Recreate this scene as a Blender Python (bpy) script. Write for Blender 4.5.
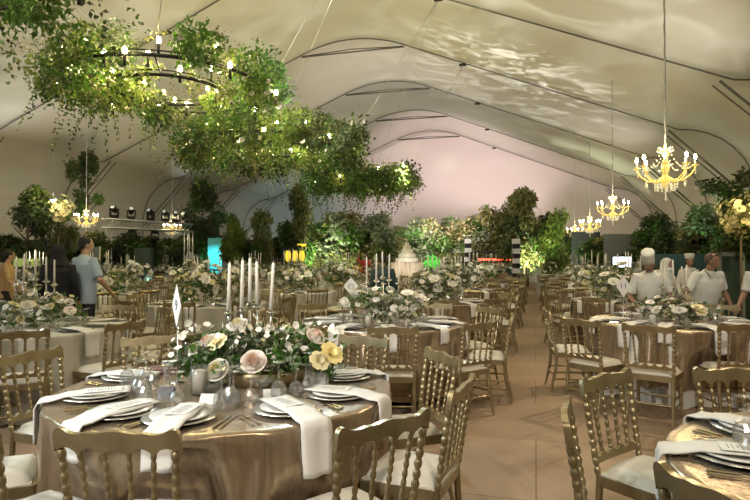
import bpy, math, random
from mathutils import Vector, Matrix, noise
R = math.radians; PI = math.pi; TAU = 2*math.pi
for o in list(bpy.data.objects): bpy.data.objects.remove(o)
SC = bpy.context.scene; COL = SC.collection
rnd = random.Random(7)
# ------------------------------------------------------------------ camera
# World: +Y runs down the hall, +X across it. The camera looks 15.7 deg left of the hall's axis.
YAW = R(15.7); CY, SY = math.cos(YAW), math.sin(YAW); CAMH = 1.47; F = 570.0; HOR = 258.0
cam = bpy.data.cameras.new('camera'); cam.sensor_width = 36; cam.lens = F/750*36; cam.clip_end = 200; cam.clip_start = .05
camo = bpy.data.objects.new('camera', cam); COL.objects.link(camo)
camo.location = (0, 0, CAMH); camo.rotation_euler = (R(90)+math.atan((HOR-250)/F), 0, YAW); SC.camera = camo
def W(X, Z):                       # metres right of / ahead of the camera -> hall x, y
    return (CY*X - SY*Z, SY*X + CY*Z)
def P(px, Z): return W((px-375)/F*Z, Z)
def hz(py, Z): return CAMH + (HOR-py)/F*Z
def toC(x, y): return (CY*x + SY*y, -SY*x + CY*y)
# ------------------------------------------------------------------ world, exposure
vs = SC.view_settings; vs.view_transform = 'Standard'; vs.look = 'None'; vs.gamma = 1; vs.exposure = 1.5; vs.use_curve_mapping = False
w = bpy.data.worlds.new('world'); SC.world = w; w.use_nodes = True
w.node_tree.nodes['Background'].inputs[0].default_value = (.06, .07, .08, 1); w.node_tree.nodes['Background'].inputs[1].default_value = .5
SC.cycles.use_denoising = True; SC.cycles.max_bounces = 7; SC.cycles.diffuse_bounces = 3; SC.cycles.glossy_bounces = 3
SC.cycles.transmission_bounces = 7; SC.cycles.transparent_max_bounces = 12; SC.cycles.caustics_reflective = False; SC.cycles.caustics_refractive = False
SC.cycles.sample_clamp_indirect = 3
# ------------------------------------------------------------------ lights (unseen washes and spots placed to light the tent)
def lamp(kind, name, loc, to=None, power=100, col=(1,1,1), size=.3, angle=60, blend=.6, gobo=None):
    l = bpy.data.lights.new(name, kind); l.energy = power; l.color = col
    if kind == 'AREA': l.size = size
    else: l.shadow_soft_size = size
    if kind == 'SPOT': l.spot_size = R(angle); l.spot_blend = blend
    o = bpy.data.objects.new(name, l); COL.objects.link(o); o.location = loc
    if to is not None:
        o.rotation_euler = (Vector(to)-Vector(loc)).to_track_quat('-Z', 'Y').to_euler()
    if gobo:
        l.use_nodes = True; nt = l.node_tree; em = nt.nodes['Emission']
        tc = nt.nodes.new('ShaderNodeTexCoord'); mp = nt.nodes.new('ShaderNodeMapping'); nz = nt.nodes.new('ShaderNodeTexNoise')
        cr = nt.nodes.new('ShaderNodeValToRGB')
        mp.inputs['Scale'].default_value = gobo; nz.inputs['Scale'].default_value = 1; nz.inputs['Detail'].default_value = 2.5
        nz.inputs['Distortion'].default_value = 1.2
        cr.color_ramp.elements[0].position = .46; cr.color_ramp.elements[0].color = (.0,.0,.0,1)
        cr.color_ramp.elements[1].position = .74; cr.color_ramp.elements[1].color = (1,1,1,1)
        nt.links.new(tc.outputs['Normal'], mp.inputs[0]); nt.links.new(mp.outputs[0], nz.inputs[0])
        nt.links.new(nz.outputs[0], cr.inputs[0]); nt.links.new(cr.outputs[0], em.inputs[0])
    return o
RB = -6.2                          # x of the tent's ridge
WARM = (1, .83, .62); COOL = (.72, .88, 1.0); NEUT = (1, .95, .84)
# unseen washes added to brighten the roof lining
for (x, y, tx, ty, p, c) in [(-17, 2, -8, 6, 210, (.98,.96,.90)), (-17, 13, -8, 16, 230, (.98,.95,.88)), (4.8, 2, -4, 6, 300, (1,.95,.86)),
                       (4.8, 12, -4, 14, 260, (1,.93,.80)), (-9, -4, -8, 6, 260, (1,.96,.90)), (4.8, 22, -4, 22, 190, (1,.90,.84)), (-17, 24, -9, 24, 120, (.75,.93,1)),
                       (-6, 20, -6, 23, 300, (1,.86,.78))]:
    lamp('SPOT', 'roof_wash', (x, y, 3.1), (tx, ty, 7.6), p*.74, c, .5, 108, 1)
lamp('SPOT', 'end_wall_wash', (-5, 25, 3.0), (-4, 35.5, 5.5), 1500, (1,.74,.76), .5, 95, 1)
lamp('SPOT', 'end_wall_wash', (-14, 27, 2.6), (-14.5, 35.5, 4), 150, (.5,.9,1), .5, 90, 1)
# leaf-patterned projectors on the lining
lamp('SPOT', 'gobo_projector', (-3, 7.5, 3.2), (-2, 12, 7.5), 700, (.96,1,.90), .05, 135, .9, (4.5, 9, 4.5))
lamp('SPOT', 'gobo_projector', (-10, 5, 3.2), (-11, 10, 7.2), 560, (.98,.98,.88), .05, 135, .9, (4, 9, 4.5))
lamp('SPOT', 'gobo_projector', (-2, 17, 3.0), (-1, 21, 7.5), 520, (1,.95,.88), .03, 110, .8, (7, 16, 7))
# unseen spots on the tables, warm and cool, with added fills
lamp('SPOT', 'front_fill', (-2.4, -2.6, 2.5), (-1.5, 3.1, 1.0), 190, (1,.95,.88), .1, 30, .8)  # frontal fill added to brighten the roses
lamp('SPOT', 'back_light', (-4.5, 11.5, 6.2), (-1.5, 2.8, .7), 420, (.66,.88,1), .12, 34, .8)
lamp('SPOT', 'unseen_spot', (3.6, 2.0, 4.6), P(690, 7.8)+(1.2,), 130, (1,.97,.90), .15, 38, .8)  # spot added to brighten the cooks
lamp('SPOT', 'side_wash', (-7.5, 2.0, 2.9), (-1.6, 2.6, .6), 170, (.55,.88,1), .06, 40, .8)
lamp('SPOT', 'unseen_spot', (2.5, -3.0, 5.5), (-.3, 4.4, .6), 400, WARM, .14, 50, .7)
lamp('SPOT', 'unseen_spot', (-9.5, 0.5, 6.5), (-2.6, 3.6, .6), 560, (.86,.93,1), .14, 50, .7)
lamp('SPOT', 'unseen_spot', (2.5, 9.5, 6.0), (.2, 4.6, .3), 300, (1,.76,.50), .14, 75, .9)
lamp('SPOT', 'unseen_spot', (-3.4, -1.2, 4.2), (-1.75, 3.0, .9), 260, (1,.96,.88), .1, 44, .8)  # spot added from the camera side to brighten the nearest candles
lamp('SPOT', 'unseen_spot', (-1, -2.0, 7.2), (3, 6.6, .6), 250, (1,.90,.70), .2, 60, .8)
lamp('SPOT', 'unseen_spot', (-4, 0.0, 7.5), (-6, 9, .6), 320, (1,.90,.70), .2, 75, .8)
lamp('SPOT', 'unseen_spot', (-6, 8.0, 7.8), (-4, 16, .6), 440, (1,.92,.72), .2, 85, .8)
lamp('SPOT', 'stage_spot', (-6, 16, 7.6), (-3.5, 29, 1.8), 1000, (1,.90,.72), .2, 60, .8)
lamp('SPOT', 'unseen_tree_uplight', (-.5, 25.0, .6), (1.5, 30, 3.5), 560, (.92,1,.66), .1, 90, .8)  # unseen uplights added to brighten the trees at the back
lamp('SPOT', 'unseen_tree_uplight', (-9, 23.5, .6), (-10.5, 29, 2.8), 620, (.95,1,.66), .1, 100, .8)
lamp('SPOT', 'unseen_tree_uplight', (-5, 25.0, .6), (-4.5, 30, 3.0), 200, (1,.96,.80), .1, 110, .8)
# ------------------------------------------------------------------ mesh builder
class M:
    def __init__(s): s.v = []; s.f = []; s.m = []; s.x = Matrix.Identity(4); s.mi = 0
    def add(s, vs, fs):
        n = len(s.v); x = s.x
        s.v += [tuple(x @ Vector(p)) for p in vs]; s.f += [tuple(i+n for i in f) for f in fs]; s.m += [s.mi]*len(fs); return s
    def box(s, c, d, rot=None):
        a, b, e = d[0]/2, d[1]/2, d[2]/2; vs = []
        for z in (-e, e):
            for (x, y) in ((-a,-b),(a,-b),(a,b),(-a,b)):
                p = Vector((x,y,z)); p = (rot @ p) if rot else p; vs.append(p+Vector(c))
        return s.add(vs, [(3,2,1,0),(4,5,6,7),(0,1,5,4),(1,2,6,5),(2,3,7,6),(3,0,4,7)])
    def lathe(s, prof, c=(0,0,0), n=12, axis=None, caps=True):
        rot = Vector((0,0,1)).rotation_difference(Vector(axis).normalized()).to_matrix() if axis else None
        vs = []; fs = []
        for (r, z) in prof:
            for k in range(n):
                p = Vector((r*math.cos(TAU*k/n), r*math.sin(TAU*k/n), z)); p = rot @ p if rot else p; vs.append(p+Vector(c))
        for i in range(len(prof)-1):
            for k in range(n):
                a = i*n+k; b = i*n+(k+1)%n; fs.append((a, b, b+n, a+n))
        if caps:
            fs.append(tuple(range(n-1,-1,-1))); fs.append(tuple((len(prof)-1)*n+k for k in range(n)))
        return s.add(vs, fs)
    def tube(s, pts, r, n=8, caps=True, closed=False):
        pts = [Vector(p) for p in pts]; N = len(pts); vs = []; fs = []
        rr = r if isinstance(r, (list, tuple)) else [r]*N
        up = None
        for i, p in enumerate(pts):
            if closed: t = pts[(i+1)%N]-pts[i-1]
            else: t = pts[min(i+1,N-1)]-pts[max(i-1,0)]
            t = t.normalized() if t.length > 1e-9 else Vector((0,0,1))
            if up is None: up = Vector((0,0,1)) if abs(t.z) < .9 else Vector((0,1,0))
            u = (up - t*up.dot(t)); u = u.normalized() if u.length > 1e-6 else t.orthogonal().normalized(); up = u
            w2 = t.cross(u)
            for k in range(n): vs.append(p + (u*math.cos(TAU*k/n)+w2*math.sin(TAU*k/n))*rr[i])
        for i in range(N if closed else N-1):
            j = (i+1)%N
            for k in range(n): fs.append((i*n+k, i*n+(k+1)%n, j*n+(k+1)%n, j*n+k))
        if caps and not closed:
            fs.append(tuple(range(n-1,-1,-1))); fs.append(tuple((N-1)*n+k for k in range(n)))
        return s.add(vs, fs)
    def loft(s, secs, n=16):        # (centre, rx, ry) stacked rings lying across local z
        vs = []; fs = []
        for (c, rx, ry) in secs:
            for k in range(n): vs.append((c[0]+rx*math.cos(TAU*k/n), c[1]+ry*math.sin(TAU*k/n), c[2]))
        for i in range(len(secs)-1):
            for k in range(n): fs.append((i*n+k, i*n+(k+1)%n, (i+1)*n+(k+1)%n, (i+1)*n+k))
        fs.append(tuple(range(n-1,-1,-1))); fs.append(tuple((len(secs)-1)*n+k for k in range(n)))
        return s.add(vs, fs)
    def ell(s, c, r, n=12, rot=None):
        vs = []; fs = []; m = n//2
        for i in range(m+1):
            ph = PI*i/m; ph = min(max(ph, .02), PI-.02)
            for k in range(n):
                p = Vector((r[0]*math.sin(ph)*math.cos(TAU*k/n), r[1]*math.sin(ph)*math.sin(TAU*k/n), -r[2]*math.cos(ph)))
                p = rot @ p if rot else p; vs.append(p+Vector(c))
        for i in range(m):
            for k in range(n): fs.append((i*n+k, i*n+(k+1)%n, (i+1)*n+(k+1)%n, (i+1)*n+k))
        fs.append(tuple(range(n-1,-1,-1))); fs.append(tuple(m*n+k for k in range(n)))
        return s.add(vs, fs)
    def prism(s, out, t, fn):       # outline (u,v) pushed to thickness t; fn(u,v,w) -> xyz
        n = len(out); vs = [fn(u,v,-t/2) for u,v in out]+[fn(u,v,t/2) for u,v in out]
        fs = [tuple(range(n)), tuple(range(2*n-1,n-1,-1))]+[(i,i+n,(i+1)%n+n,(i+1)%n) for i in range(n)]
        return s.add(vs, fs)
    def grid(s, nu, nv, fn, closed=False):
        vs = [fn(i/(nu if closed else nu-1), j/(nv-1)) for j in range(nv) for i in range(nu)]
        fs = []
        for j in range(nv-1):
            for i in range(nu if closed else nu-1):
                i2 = (i+1)%nu; fs.append((j*nu+i, j*nu+i2, (j+1)*nu+i2, (j+1)*nu+i))
        return s.add(vs, fs)
    def leaf(s, p, d, nrm, L, wd, fold=.25):
        d = d.normalized(); side = d.cross(nrm)
        side = side.normalized() if side.length > 1e-5 else d.orthogonal().normalized(); up = side.cross(d)
        tip = p+d*L-up*L*.15; mid = p+d*L*.45
        a = mid+side*wd/2+up*wd*fold; b = mid-side*wd/2+up*wd*fold
        return s.add([p, a, tip, b, mid], [(0,1,4),(1,2,4),(2,3,4),(3,0,4)])
    def mesh(s, name, mats, smooth=True):
        me = bpy.data.meshes.new(name); me.from_pydata(s.v, [], s.f)
        for m in (mats if isinstance(mats, (list,tuple)) else [mats]): me.materials.append(m)
        if max(s.m, default=0) > 0: me.polygons.foreach_set('material_index', s.m)
        me.polygons.foreach_set('use_smooth', [smooth]*len(s.f)); me.update()
        return me
def link(name, me, parent=None, loc=None, rz=None):
    o = bpy.data.objects.new(name, me); COL.objects.link(o)
    if parent: o.parent = parent; KIDS.setdefault(parent.name, []).append(o)
    if loc is not None: o.location = loc
    if rz is not None: o.rotation_euler = (0,0,rz)
    return o
def obj(name, m, mats, parent=None, loc=None, rz=None, smooth=True, sharp=None):
    me = m.mesh(name, mats, smooth)
    if sharp is not None: me.set_sharp_from_angle(angle=R(sharp))
    return link(name, me, parent, loc, rz)
def tag(o, label=None, cat=None, group=None, kind=None):
    if label: o['label'] = label
    if cat: o['category'] = cat
    if group: o['group'] = group
    if kind: o['kind'] = kind
    return o
def empty(name, loc, rz=0):
    o = bpy.data.objects.new(name, None); COL.objects.link(o); o.location = loc; o.rotation_euler = (0,0,rz); o.empty_display_size = .1; return o
def copy_tree(o, parent=None):
    c = o.copy(); COL.objects.link(c); c.parent = parent
    for ch in KIDS.get(o.name, []): copy_tree(ch, c)
    return c
KIDS = {}
# ------------------------------------------------------------------ materials
def mat(name, col, rough=.5, metal=0, **k):
    m = bpy.data.materials.new(name); m.use_nodes = True; b = m.node_tree.nodes['Principled BSDF']; nt = m.node_tree
    b.inputs['Base Color'].default_value = (*col, 1); b.inputs['Roughness'].default_value = rough; b.inputs['Metallic'].default_value = metal
    if 'trans' in k: b.inputs['Transmission Weight'].default_value = k['trans']; b.inputs['IOR'].default_value = k.get('ior', 1.45)
    if 'emit' in k: b.inputs['Emission Color'].default_value = (*k['emit'], 1); b.inputs['Emission Strength'].default_value = k.get('es', 1)
    if 'sheen' in k: b.inputs['Sheen Weight'].default_value = k['sheen']; b.inputs['Sheen Roughness'].default_value = .4
    if 'sss' in k: b.inputs['Subsurface Weight'].default_value = k['sss']; b.inputs['Subsurface Radius'].default_value = (.05,.03,.02); b.inputs['Subsurface Scale'].default_value = .2
    if 'var' in k:                  # (scale, second colour[, stretch])
        tc = nt.nodes.new('ShaderNodeTexCoord'); nz = nt.nodes.new('ShaderNodeTexNoise'); mx = nt.nodes.new('ShaderNodeMix'); mx.data_type = 'RGBA'
        mp = nt.nodes.new('ShaderNodeMapping'); mp.inputs['Scale'].default_value = k['var'][2] if len(k['var']) > 2 else (1,1,1)
        nz.inputs['Scale'].default_value = k['var'][0]; nz.inputs['Detail'].default_value = 3
        cr = nt.nodes.new('ShaderNodeValToRGB'); cr.color_ramp.elements[0].position = .38; cr.color_ramp.elements[1].position = .62
        nt.links.new(tc.outputs['Object'], mp.inputs[0]); nt.links.new(mp.outputs[0], nz.inputs['Vector']); nt.links.new(nz.outputs[0], cr.inputs[0]); nt.links.new(cr.outputs[0], mx.inputs[0])
        mx.inputs[6].default_value = (*col,1); mx.inputs[7].default_value = (*k['var'][1],1); nt.links.new(mx.outputs[2], b.inputs['Base Color'])
    if 'bump' in k:                 # (scale, strength, stretch)
        tc = nt.nodes.new('ShaderNodeTexCoord'); mp = nt.nodes.new('ShaderNodeMapping'); nz = nt.nodes.new('ShaderNodeTexNoise'); bp = nt.nodes.new('ShaderNodeBump')
        mp.inputs['Scale'].default_value = k['bump'][2] if len(k['bump']) > 2 else (1,1,1)
        nz.inputs['Scale'].default_value = k['bump'][0]; bp.inputs['Strength'].default_value = k['bump'][1]; bp.inputs['Distance'].default_value = .02
        nt.links.new(tc.outputs['Object'], mp.inputs[0]); nt.links.new(mp.outputs[0], nz.inputs['Vector']); nt.links.new(nz.outputs[0], bp.inputs['Height']); nt.links.new(bp.outputs[0], b.inputs['Normal'])
    return m
def leafmat(name, col, col2):
    m = mat(name, col, .45, var=(2.5, col2)); nt = m.node_tree; b = nt.nodes['Principled BSDF']
    tr = nt.nodes.new('ShaderNodeBsdfTranslucent'); mx = nt.nodes.new('ShaderNodeMixShader'); mx.inputs[0].default_value = .3
    tr.inputs[0].default_value = (col2[0]*1.2, col2[1]*1.2, col2[2], 1)
    nt.links.new(b.outputs[0], mx.inputs[1]); nt.links.new(tr.outputs[0], mx.inputs[2]); nt.links.new(mx.outputs[0], nt.nodes['Material Output'].inputs[0]); return m
GOLD = mat('gold_paint', (.37,.305,.175), .34, .7, var=(9, (.28,.225,.125)), bump=(60, .08))
CUSH = mat('ivory_cushion', (.56,.535,.46), .7, sheen=.2, bump=(9,.15))
SATIN = mat('champagne_satin', (.38,.29,.195), .27, .65, sheen=.1, bump=(4,.12,(5,5,.7)), var=(60,(.31,.235,.155),(1,1,.02)))
IVORY = mat('ivory_cloth', (.46,.45,.39), .75, sheen=.2, bump=(9,.15))
WHITE = mat('white_linen', (.66,.655,.635), .8, bump=(30,.15))
CHINA = mat('china', (.66,.65,.62), .18)
CHARG = mat('charger_silver', (.62,.60,.55), .25, .7)
SILV = mat('silver', (.72,.70,.66), .2, 1)
CUTL = mat('cutlery', (.70,.62,.48), .2, 1)
def thin_glass(name, base, tint, bump):
    m = bpy.data.materials.new(name); m.use_nodes = True; nt = m.node_tree; nt.nodes.remove(nt.nodes['Principled BSDF']); N = nt.nodes.new
    tr = N('ShaderNodeBsdfTransparent'); tr.inputs[0].default_value = (tint,tint,tint,1); gl = N('ShaderNodeBsdfGlossy'); gl.inputs['Roughness'].default_value = .12
    fr = N('ShaderNodeLayerWeight'); fr.inputs['Blend'].default_value = .35; pw = N('ShaderNodeMath'); pw.operation = 'POWER'; pw.inputs[1].default_value = 2.2; nt.links.new(fr.outputs['Facing'], pw.inputs[0]); ad = N('ShaderNodeMath'); ad.operation = 'MULTIPLY_ADD'; ad.inputs[1].default_value = .75; ad.inputs[2].default_value = base; ad.use_clamp = True
    mx = N('ShaderNodeMixShader'); nt.links.new(pw.outputs[0], ad.inputs[0]); nt.links.new(ad.outputs[0], mx.inputs[0]); nt.links.new(tr.outputs[0], mx.inputs[1]); nt.links.new(gl.outputs[0], mx.inputs[2])
    if bump:
        tc = N('ShaderNodeTexCoord'); vo = N('ShaderNodeTexVoronoi'); vo.inputs['Scale'].default_value = 110; bp = N('ShaderNodeBump'); bp.inputs['Strength'].default_value = bump; bp.inputs['Distance'].default_value = .004
        nt.links.new(tc.outputs['Object'], vo.inputs['Vector']); nt.links.new(vo.outputs[0], bp.inputs['Height']); nt.links.new(bp.outputs[0], gl.inputs['Normal'])
    df = N('ShaderNodeBsdfDiffuse'); df.inputs[0].default_value = (.9,.9,.88,1); tl = N('ShaderNodeMixShader'); tl.inputs[0].default_value = .035 if bump else .03
    nt.links.new(mx.outputs[0], tl.inputs[1]); nt.links.new(df.outputs[0], tl.inputs[2]); nt.links.new(tl.outputs[0], nt.nodes['Material Output'].inputs[0]); return m
GLASS = thin_glass('crystal', .14, .99, .0001)
CLEAR = thin_glass('clear_glass', .06, .97, 0)
CARD = mat('card', (.70,.70,.68), .7)
INK = mat('ink', (.12,.13,.15), .6)
NAVY = mat('navy_card', (.04,.06,.12), .5)
WAX = mat('candle_wax', (.86,.82,.75), .45)
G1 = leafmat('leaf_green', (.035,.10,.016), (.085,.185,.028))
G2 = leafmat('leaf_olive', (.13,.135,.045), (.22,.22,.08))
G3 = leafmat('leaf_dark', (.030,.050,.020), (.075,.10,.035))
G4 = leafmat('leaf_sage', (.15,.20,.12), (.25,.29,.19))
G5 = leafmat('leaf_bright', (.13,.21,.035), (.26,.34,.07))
BL1 = mat('petal_white', (.80,.78,.70), .6)
BL2 = mat('petal_blush', (.88,.80,.74), .6)
PEACH = mat('petal_peach', (.86,.66,.53), .6)
BL3 = mat('petal_cream', (.78,.70,.42), .6)
BL4 = mat('petal_yellow', (.82,.70,.30), .5)
BARK = mat('bark', (.10,.07,.05), .9)
BLACK = mat('black_metal', (.012,.012,.014), .4, .3)
DARKST = mat('tent_steel', (.16,.16,.14), .45, .5)
ALU = mat('aluminium', (.55,.56,.56), .35, .8)
def glow(name, col, s): return mat(name, col, .5, emit=col, es=s)
FLAME = glow('lamp_flame', (1,.80,.30), 30)
FLAMEW = glow('chandelier_bulb', (1,.83,.40), 28)
CRYS = mat('gilt_crystal', (.85,.66,.22), .15, .5, emit=(1,.66,.14), es=.22)  # own glow stands in for bulb light on the gilt
DROPS = mat('chandelier_crystal', (.95,.92,.80), .08, emit=(1,.85,.5), es=.12)  # faint glow put in for sparkle on drops and beads
# ------------------------------------------------------------------ the tent
A0, A1 = -9.0, 36.0; ARCH = [-6, -1, 4, 9, 14, 19, 24, 29, 34]
def prof():
    pts = []                        # half section, from the ridge outwards: (distance from ridge, height)
    for i in range(7): pts.append((i*.3, 9.22-.105*(i*.3)**2))
    z0 = pts[-1][1]
    for i in range(1, 9): t = i/8; pts.append((1.8+(10.4-1.8)*t, z0+(5.4-z0)*t))
    for i in range(1, 9):
        t = i/8*PI/2; pts.append((10.4+2.1*math.sin(t)**1.0, 3.1+2.3*math.cos(t)**.9 if t < PI/2 else 3.1))
    pts.append((12.5, 1.5)); pts.append((12.5, 0))
    return pts
PR = prof(); SEC = [(-d, z) for d, z in reversed(PR)]+[(d, z) for d, z in PR[1:]]
linm = mat('tent_lining', (.66,.65,.59), .75, bump=(1.2,.25,(1,.35,1)))
def lining():
    m = M(); NY = 181
    def fn(u, v):
        k = u*(len(SEC)-1); i = min(int(round(k)), len(SEC)-1); d, z = SEC[i]; y = A0+(A1-A0)*v
        ph = ((y-4)/5.0) % 1.0; bul = math.sin(PI*ph)**.8
        hfac = min(1, z/3.0); nx = d/12.5
        return (RB+d*(1+.012*bul*hfac), y, z+ .26*bul*hfac*(1-.3*abs(nx)))
    m.grid(len(SEC), NY, fn); return m
tag(obj('ceiling', lining(), linm, sharp=60), kind='structure')
pinkm = mat('end_lining', (.70,.66,.63), .8, bump=(1.5,.2))
for nm, y in (('wall_far', A1), ('wall_near', A0)):
    m = M(); m.prism([(d*1.02, z*1.04) for d, z in SEC], .1, lambda u,v,w: (RB+u, y+w, v)); tag(obj(nm, m, pinkm, smooth=False), kind='structure')
# floor of laid boards under carpet
flm = mat('floor_carpet', (.36,.235,.165), .75, bump=(25,.15)); nt = flm.node_tree; b = nt.nodes['Principled BSDF']
tc = nt.nodes.new('ShaderNodeTexCoord'); br = nt.nodes.new('ShaderNodeTexBrick'); nz = nt.nodes.new('ShaderNodeTexNoise'); mx = nt.nodes.new('ShaderNodeMix'); mx.data_type = 'RGBA'; mx.blend_type = 'MULTIPLY'
br.inputs['Color1'].default_value = (.35,.25,.165,1); br.inputs['Color2'].default_value = (.31,.22,.145,1); br.inputs['Mortar'].default_value = (.20,.13,.09,1)
br.inputs['Scale'].default_value = 1; br.inputs['Mortar Size'].default_value = .006; br.inputs['Brick Width'].default_value = 2.4; br.inputs['Row Height'].default_value = 1.2
nz.inputs['Scale'].default_value = 1.3; nz.inputs['Detail'].default_value = 6; cr = nt.nodes.new('ShaderNodeValToRGB'); cr.color_ramp.elements[0].color = (.72,.70,.68,1); cr.color_ramp.elements[0].position=.3; cr.color_ramp.elements[1].position=.7
nt.links.new(tc.outputs['Object'], br.inputs[0]); nt.links.new(tc.outputs['Object'], nz.inputs['Vector']); nt.links.new(nz.outputs[0], cr.inputs[0])
mx.inputs[0].default_value = 1; nt.links.new(br.outputs[0], mx.inputs[6]); nt.links.new(cr.outputs[0], mx.inputs[7]); nt.links.new(mx.outputs[2], b.inputs['Base Color'])
m = M(); m.box((RB, (A0+A1)/2, -.05), (25.6, A1-A0+.4, .1)); tag(obj('floor', m, flm, smooth=False), kind='structure')
# arches
def secz(d):
    d = abs(d)
    for (a, za), (c, zc) in zip(PR, PR[1:]):
        if a <= d <= c and c > a: return za+(zc-za)*(d-a)/(c-a)
    return 3
ORD = ['', 'first','second','third','fourth','fifth','sixth','seventh','eighth','ninth','tenth','eleventh','twelfth']
for i, y in enumerate(ARCH):
    m = M(); pts = [(RB+d*.997, y, z-.05) for d, z in SEC]; m.tube(pts, .021, 6)
    o = tag(obj('tent_arch', m, DARKST), None, None, None, 'structure')
    c = M(); c.tube([(RB-1.9, y, secz(1.9)-.12), (RB+1.9, y, secz(1.9)-.12)], .03, 6); c.tube([(RB-1.9,y,secz(1.9)-.10),(RB,y,secz(1.9)-.02),(RB+1.9,y,secz(1.9)-.10)], .02, 6); obj('collar_beam', c, DARKST, o)
    for s in (-1, 1):
        k = M(); k.tube([(RB+s*10.1, y, 5.35), (RB+s*12.35, y, 3.1)], .03, 6); k.tube([(RB+s*10.0, y+.16, 5.3), (RB+s*12.35, y+.16, 3.0)], .02, 6); obj('knee_brace', k, DARKST, o)
        k = M(); k.box((RB+s*3.9, y, secz(3.9)-.12), (.22,.12,.06)); obj('bracket', k, BLACK, o)
# ------------------------------------------------------------------ chairs
def back_y(z): return -.19-.07*(z-.42)/.45
def rail_out():
    top = []; bot = []; n = 56
    for i in range(n+1):
        u = -1+2*i/n; a = abs(u)
        z = .868+.014*math.exp(-(a/.28)**2)+.020*math.exp(-((a-.90)/.13)**2)+.005*math.exp(-((a-.45)/.10)**2)
        if a > .985: z -= .012
        top.append((u*.222, z))
        k = (a*5/2) % 1.0       # scallops between six uprights
        bot.append((u*.222, .788+.032*abs(math.sin(PI*(u+1)/2*5))**.6+(.012 if a > .96 else 0)))
    return top, bot
def strip(m, lo, hi, t, yoff, curve=.0):
    n = len(lo); vs = []
    for w2 in (-t/2, t/2):
        for (u, z) in lo: vs.append((u, back_y(z)+yoff+w2-curve*(1-(u/.22)**2), z))
        for (u, z) in hi: vs.append((u, back_y(z)+yoff+w2-curve*(1-(u/.22)**2), z))
    N = 2*n; fs = []
    for i in range(n-1):
        fs.append((i, i+1, n+i+1, n+i)); fs.append((N+i, N+n+i, N+n+i+1, N+i+1))
        fs.append((i, N+i, N+i+1, i+1)); fs.append((n+i, n+i+1, N+n+i+1, N+n+i))
    fs.append((0, n, N+n, N)); fs.append((n-1, N+n-1, 2*N-1, N-1))
    m.add(vs, fs)
def turned(m, p0, p1, r, beads, n, taper=1):
    p0 = Vector(p0); p1 = Vector(p1); pts = []; rr = []
    for b in range(beads):
        for t, k in ((0,.72),(.12,.74),(.3,1.0),(.55,1.08),(.8,1.0),(.93,.74)):
            q = (b+t)/beads; pts.append(p0.lerp(p1, q)); rr.append(r*k*(1-(1-taper)*q))
    pts.append(p1); rr.append(r*.7*taper); m.tube(pts, rr, n)
def chair_parts(lod):               # name -> list of meshes
    n = 8 if lod == 0 else 5 if lod == 1 else 4
    P_ = []
    top, bot = rail_out()
    if lod == 2: top = top[::4]; bot = bot[::4]
    elif lod == 1: top = top[::2]; bot = bot[::2]
    m = M(); strip(m, bot, top, .024, 0, .012); P_.append(('top_rail', m))
    m = M(); lo = [(u*.9, .485+.0*z) for u, z in top]; hi = [(u*.9, .512+.018*abs(math.cos(PI*(u/.222+1)/2*5))**2) for u, z in top]; strip(m, lo, hi, .022, 0, .006); P_.append(('lower_rail', m))
    for s in (-1, 1):
        m = M(); turned(m, (s*.187, back_y(.43), .43), (s*.203, back_y(.81), .81), .0155, 9 if lod == 0 else 4 if lod == 1 else 1, n); P_.append(('back_post', m))
    for u in (-.114,-.038,.038,.114) :
        m = M(); turned(m, (u*1.0, back_y(.51)-.008, .51), (u*1.14, back_y(.81)-.01, .81), .0105, 8 if lod == 0 else 4 if lod == 1 else 1, n); P_.append(('spindle', m))
    m = M()
    vs = [(-.19,-.20),(.19,-.20),(.205,.18),(.185,.20),(-.185,.20),(-.205,.18)]
    m.prism([(a,b) for a,b in vs], .05, lambda u,v,w2: (u, v, .405+w2)); P_.append(('seat_frame', m))
    m = M(); N = 14 if lod == 0 else 8
    def cf(u, v):
        x = (u*2-1); y = (v*2-1); q = max(abs(x), abs(y)); e = 1-(1-q)*0
        rr_ = 1-.10*(abs(x*y))**2; wx = (.187+.012*(y+1)/2)*x*rr_; wy = .19*y*rr_
        z = .432+.045*(1-q**6)**.5+.008*(1-x*x)*(1-y*y)
        return (wx, wy-.003, z)
    m.grid(N, N, cf); m.box((0,-.003,.433), (.37,.36,.006)); P_.append(('seat_cushion', m))
    for s in (-1, 1):
        m = M(); m.tube([(s*.18, .17, .39), (s*.18,.17,.33), (s*.182,.173,.30), (s*.184,.18,0)], [.018,.018,.021,.012], n); P_.append(('leg', m))
        m = M(); m.tube([(s*.182, -.185, .43), (s*.183,-.195,.25), (s*.19,-.25,0)], [.018,.017,.012], n); P_.append(('leg', m))
    for z in (.14, .22):
        for s in (-1, 1):
            m = M(); m.tube([(s*.184,.175,z), (s*.186,-.20-(.3-z)*.12,z)], .009, n); P_.append(('stretcher', m))
    m = M(); m.tube([(-.183,.175,.18),(.183,.175,.18)], .009, n); P_.append(('stretcher', m))
    m = M(); m.tube([(-.186,-.215,.18),(.186,-.215,.18)], .009, n); P_.append(('stretcher', m))
    return P_
def make_chair0():
    root = empty('banquet_chair', (0,0,0))
    for nm, m in chair_parts(0): obj(nm, m, CUSH if nm == 'seat_cushion' else GOLD, root, sharp=50)
    return root
def merged(lod):
    me = M()
    for nm, m in chair_parts(lod):
        n = len(me.v); me.v += m.v; me.f += [tuple(i+n for i in f) for f in m.f]; me.m += [1 if nm == 'seat_cushion' else 0]*len(m.f)
    return me
CH0 = make_chair0()
CH1 = empty('banquet_chair', (0,0,0))   # fewer pieces for chairs further off
_m = [p for p in chair_parts(1)]
def group_parts(names):
    g = M()
    for nm, m in _m:
        if nm in names: n = len(g.v); g.v += m.v; g.f += [tuple(i+n for i in f) for f in m.f]; g.m += [0]*len(m.f)
    return g
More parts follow.
